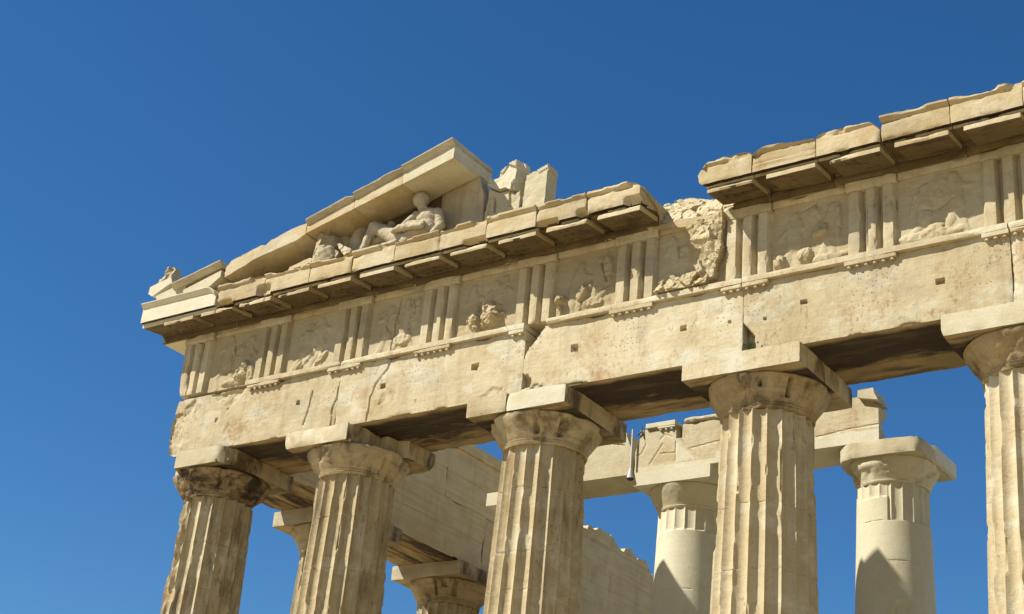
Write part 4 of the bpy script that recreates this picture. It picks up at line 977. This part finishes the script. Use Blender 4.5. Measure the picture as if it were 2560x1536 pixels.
flank('side_frieze_wall', -.885, .86, 11.78, 13.10, 6.306, 12.1, 'smooth inner wall course above side beams, farther back', 709, grooves=((12.45, .02, .03), (12.0, .012, .012)))
flank('side_crown_course', -1.5, .925, 13.105, 13.37, 1.42, 12.0, 'projecting top course of the side wall against the sky', 711, grooves=((13.2, .02, .01),), chip=.03)

# ------------------------------------------------------------------ porch beams
def porch_beam(label, x0, x1, seed, mats, cb=None, z1=11.66):
    t = thing('porch_beam', label, 'beam', ((x0+x1)/2, 4.6, 10.74), 'repaired beams of the inner porch')
    v, f = loft([(4.06, 10.742), (5.06, 10.742), (5.06, z1), (4.06, z1)], lin(x0, x1, .018), None, .018, .02, .03, .003, seed, cb)
    def idx(me, base):
        c = np.zeros(len(me.polygons)*3); me.polygons.foreach_get('center', c); c = c.reshape(-1, 3)+base
        n1 = fbm(np.stack([c[:, 0]*3, c[:, 2]*3, c[:, 0]*0], 1), seed, 3)-.5
        return mats(c[:, 0]+.08*n1, c[:, 2]+.03*n1).astype(np.int32)
    mk('beam', v, f, None, t, mats=[M['newold'], M['new'], M['patch']], matidx=idx, smooth=35)
    return t
def pb1(P, P0):
    x, y, z = P0.T; n = fbm(P0*6, 8, 3)
    d = .03*(1-sst(.006, .02, segdist(x, z, [(6.75, 11.62), (6.8, 11.46), (7.15, 11.40)])))
    m = np.abs(y-4.06) < 1e-3; P[m, 1] += d[m]
    e = np.clip((x-7.05)/.2, 0, 1); P[:, 0] += e*(-.05-.12*np.clip((z-11.3)/.3, 0, 1)+.05*(n-.5))
    return P
porch_beam('left porch beam, cracked at its upper right end near the steel prop', 4.66, 7.33, 801, lambda x, z: np.where(z > 11.45, 1, 0), pb1)
def pb2(P, P0):
    x, y, z = P0.T; n = fbm(P0*6, 18, 3); m = np.abs(y-4.06) < 1e-3
    d = 0
    for pts, w in ((([(8.0, 11.30), (7.86, 11.1), (7.72, 10.9)]), .014), ([(8.30, 11.32), (8.31, 10.9)], .012), ([(8.42, 11.34), (8.60, 11.1), (8.78, 10.92)], .014), ([(7.95, 11.10), (8.28, 11.08)], .010), ([(7.55, 11.60), (7.62, 11.35), (7.52, 11.15), (7.40, 11.12)], .014), ([(8.6, 11.12), (9.3, 11.2)], .008), ([(11.3, 10.98), (12.0, 11.05), (12.53, 11.06)], .008), ([(7.95, 11.4), (8.05, 11.5), (8.2, 11.42)], .02)):
        d = d+.014*(1-sst(.4, 1, segdist(x+.02*(n-.5), z, pts)/max(w*1.2, .0185)))
    d = d+.22*((x > 8.30)*(x < 8.43)*(z > 11.38))
    P[m, 1] += np.broadcast_to(d, x.shape)[m]
    e = np.clip(1-(x-7.36)/.2, 0, 1); P[:, 0] += e*(.10*np.clip((z-11.2)/.4, 0, 1)+.05*(n-.3))
    mr = (y > 4.55) & (P[:, 0] > 12.05); P[mr, 0] = 12.05+(P[mr, 0]-12.05)*.05
    e = np.clip((x-12.3)/.2, 0, 1); P[:, 2] -= e*np.clip((z-11.3)/.35, 0, 1)*(.22*np.clip((x-12.2)/.35, 0, 1)+.08*n)
    return P
def pm2(x, z):
    old = inpoly(x, z, [(7.72, 10.9), (7.98, 11.35), (8.02, 11.5), (8.2, 11.45), (8.30, 11.3), (8.31, 10.9)])
    new = (z < 10.98)*(x > 9.2) | ((z < 10.86)*(x < 9.2)) | inpoly(x, z, [(8.31, 11.3), (8.78, 10.9), (8.31, 10.9)])
    return np.where(new, 1, np.where(old | (x > 8.43), 2, 0))
t = porch_beam('right porch beam patched with white pieces, ending free past its column', 7.36, 12.525, 803, pm2, pb2)
v, f = box(7.62, 8.29, 4.0, 4.7, 11.665, 11.76, .03, .004, .02, .001, 805); o = mk('crown_band', v, f, M['new'], t)
v, f = box(7.90, 8.285, 4.005, 4.08, 11.625, 11.664, .03, .002, .02, .001, 806); r = mk('regula', v, f, M['new'], t)
for i in range(3):
    gx = 7.96+i*.125
    gv = [(gx+rr*math.cos(u*math.pi/5), 4.04+rr*math.sin(u*math.pi/5), zz) for rr, zz in ((.026, 11.626), (.032, 11.585)) for u in range(10)]
    mk('gutta', gv, [[u, (u+1) % 10, 10+(u+1) % 10, 10+u] for u in range(10)]+[list(range(10, 20))], M['new'], r)
v, f = box(8.46, 11.3, 3.985, 4.7, 11.665, 11.775, .04, .06, .05, .01, 807); mk('crown_band', v, f, M['newold'], t, smooth=40)
v, f = polyslab([(12.16, 11.60), (12.17, 11.745), (12.47, 11.755), (12.49, 11.66), (12.56, 11.50), (12.3, 11.56)], 3.95, 4.5, .04, .03, .04, .006, 808); mk('crown_band', v, f, M['newold'], t)
# steel prop
pp = thing('steel_prop', 'grey steel prop with flared foot set in the joint of the porch beams', 'prop', (7.345, 3.96, 10.60))
def tube(p0, p1, r0, r1, n=14):
    p0, p1 = Vector(p0), Vector(p1); d = (p1-p0).normalized(); a = d.orthogonal().normalized(); b = d.cross(a)
    V = [tuple(p+r*(a*math.cos(u*2*math.pi/n)+b*math.sin(u*2*math.pi/n))) for p, r in ((p0, r0), (p1, r1)) for u in range(n)]
    return np.array(V), orient(np.array(V), [[u, (u+1) % n, n+(u+1) % n, n+u] for u in range(n)]+[list(range(n))[::-1], list(range(n, 2*n))])
v, f = tube((7.345, 3.97, 10.72), (7.345, 3.97, 11.67), .020, .020); mk('rod', v, f, M['steel'], pp)
v, f = tube((7.345, 3.97, 10.62), (7.345, 3.97, 10.84), .075, .024); mk('foot', v, f, M['steel'], pp)
v, f = tube((7.345, 3.97, 10.585), (7.345, 3.97, 10.62), .045, .08); mk('base_nut', v, f, M['iron'], pp)
cl = thing('iron_clamp', 'small dark iron clamp on top of the porch beam beside the prop', 'clamp', (7.53, 4.05, 11.6))
v, f = join([tube((7.535, 4.03, 11.52), (7.52, 4.03, 11.74), .013, .011), tube((7.42, 4.03, 11.56), (7.53, 4.03, 11.63), .018, .018)]); mk('bar', v, f, M['iron'], cl)

# ------------------------------------------------------------------ long inner wall
def wall_top(y): return np.interp(y, [6.0, 6.6, 7.6, 8.4, 9.1, 9.55, 10.0, 10.6, 11.4, 12.5], [10.86, 10.82, 10.79, 10.82, 10.80, 10.62, 10.35, 9.9, 9.5, 9.2])
def wcb(P, P0):
    x, y, z = P0.T; n = fbm(P0*np.array([1, 3, 3]), 91, 4); q = wall_top(y)+.30*(fbm(np.stack([y*3.0, y*0, y*0], 1), 92, 4)-.5)+.14*(vn(np.stack([np.floor(y*3.1), y*0, y*0], 1), 94)-.5)
    m = z > q; P[m, 2] = q[m]+.05*(n[m]-.5)
    fr = np.abs(x-4.62) < 1e-3
    d = 0
    for k in range(0, 22):
        zc = .7+k*.52; d = d+.03*(1-sst(.006, .02, np.abs(z-zc)))*(fbm(np.stack([y*1.5, z*0+k, y*0], 1), 93, 2) > .42)
    for k in range(12):
        for r in range(22):
            yc = 6.0+k*1.22+(.61 if r % 2 else 0); d = d+.025*(1-sst(.006, .02, np.abs(y-yc)))*(z > .7+r*.52)*(z < .7+(r+1)*.52)
    d = d+.05*np.clip(n-.6, 0, 1)*3
    P[fr, 0] -= np.broadcast_to(d, x.shape)[fr]+.01*(n[fr]-.5)
    return P
def wall_mesh():
    zs = np.concatenate([lin(.7, 6.4, .3)[:-1], lin(6.4, 10.95, .045)]); ys = np.concatenate([lin(6.3, 12.6, .045), lin(12.9, 40, 1.0)])
    pr = [(4.62, z) for z in zs]+[(3.45, z) for z in zs[::-1]]
    pr = np.array(pr)
    V, F = loft_raw(pr, ys, 95, chip=.0, cb=None)
    P0 = np.stack([V[:, 1], V[:, 0], V[:, 2]], 1)
    n = len(pr); P0 = np.stack([np.tile(pr[:, 0], len(ys)), np.repeat(ys, n), np.tile(pr[:, 1], len(ys))], 1)
    P = wcb(P0.copy(), P0)
    return P, orient(P, F)
v, f = wall_mesh()
tag(mk('inner_wall', v, f, M['inner'], loc=(4, 12, .7), smooth=45), 'long grey inner wall with ragged broken top, in shade behind the columns', 'wall')

# ------------------------------------------------------------------ plant in the joint
pl = thing('wild_plant', 'small green weed rooted in the joint above the fourth column', 'plant', (12.36, -.80, 10.44))
rnd = random.Random(4); V = []; F = []
for k in range(120):
    a = rnd.uniform(0, 2*math.pi); e = rnd.uniform(.1, 1.4); L = rnd.uniform(.04, .17); b = Vector((12.35+rnd.gauss(0, .05), -.80+rnd.uniform(-.03, .03), 10.45))
    d = Vector((math.cos(a)*math.cos(e), math.sin(a)*math.cos(e)*.5-.15, math.sin(e))).normalized(); p = b+d*L
    s = d.orthogonal().normalized()*rnd.uniform(.008, .018); q = d*rnd.uniform(.03, .05); i = len(V)
    V += [tuple(p), tuple(p+q*.5+s), tuple(p+q), tuple(p+q*.5-s)]; F.append([i, i+1, i+2, i+3])
mk('leaves', V, F, M['leaf'], pl)
V = []; F = []
parts = []
for k in range(9):
    a = rnd.uniform(0, 2*math.pi); parts.append(tube((12.35, -.79, 10.435), (12.35+.10*math.cos(a), -.80+.04*math.sin(a), 10.45+rnd.uniform(.05, .14)), .006, .003, 5))
v, f = join(parts); mk('stems', v, f, M['leaf'], pl)
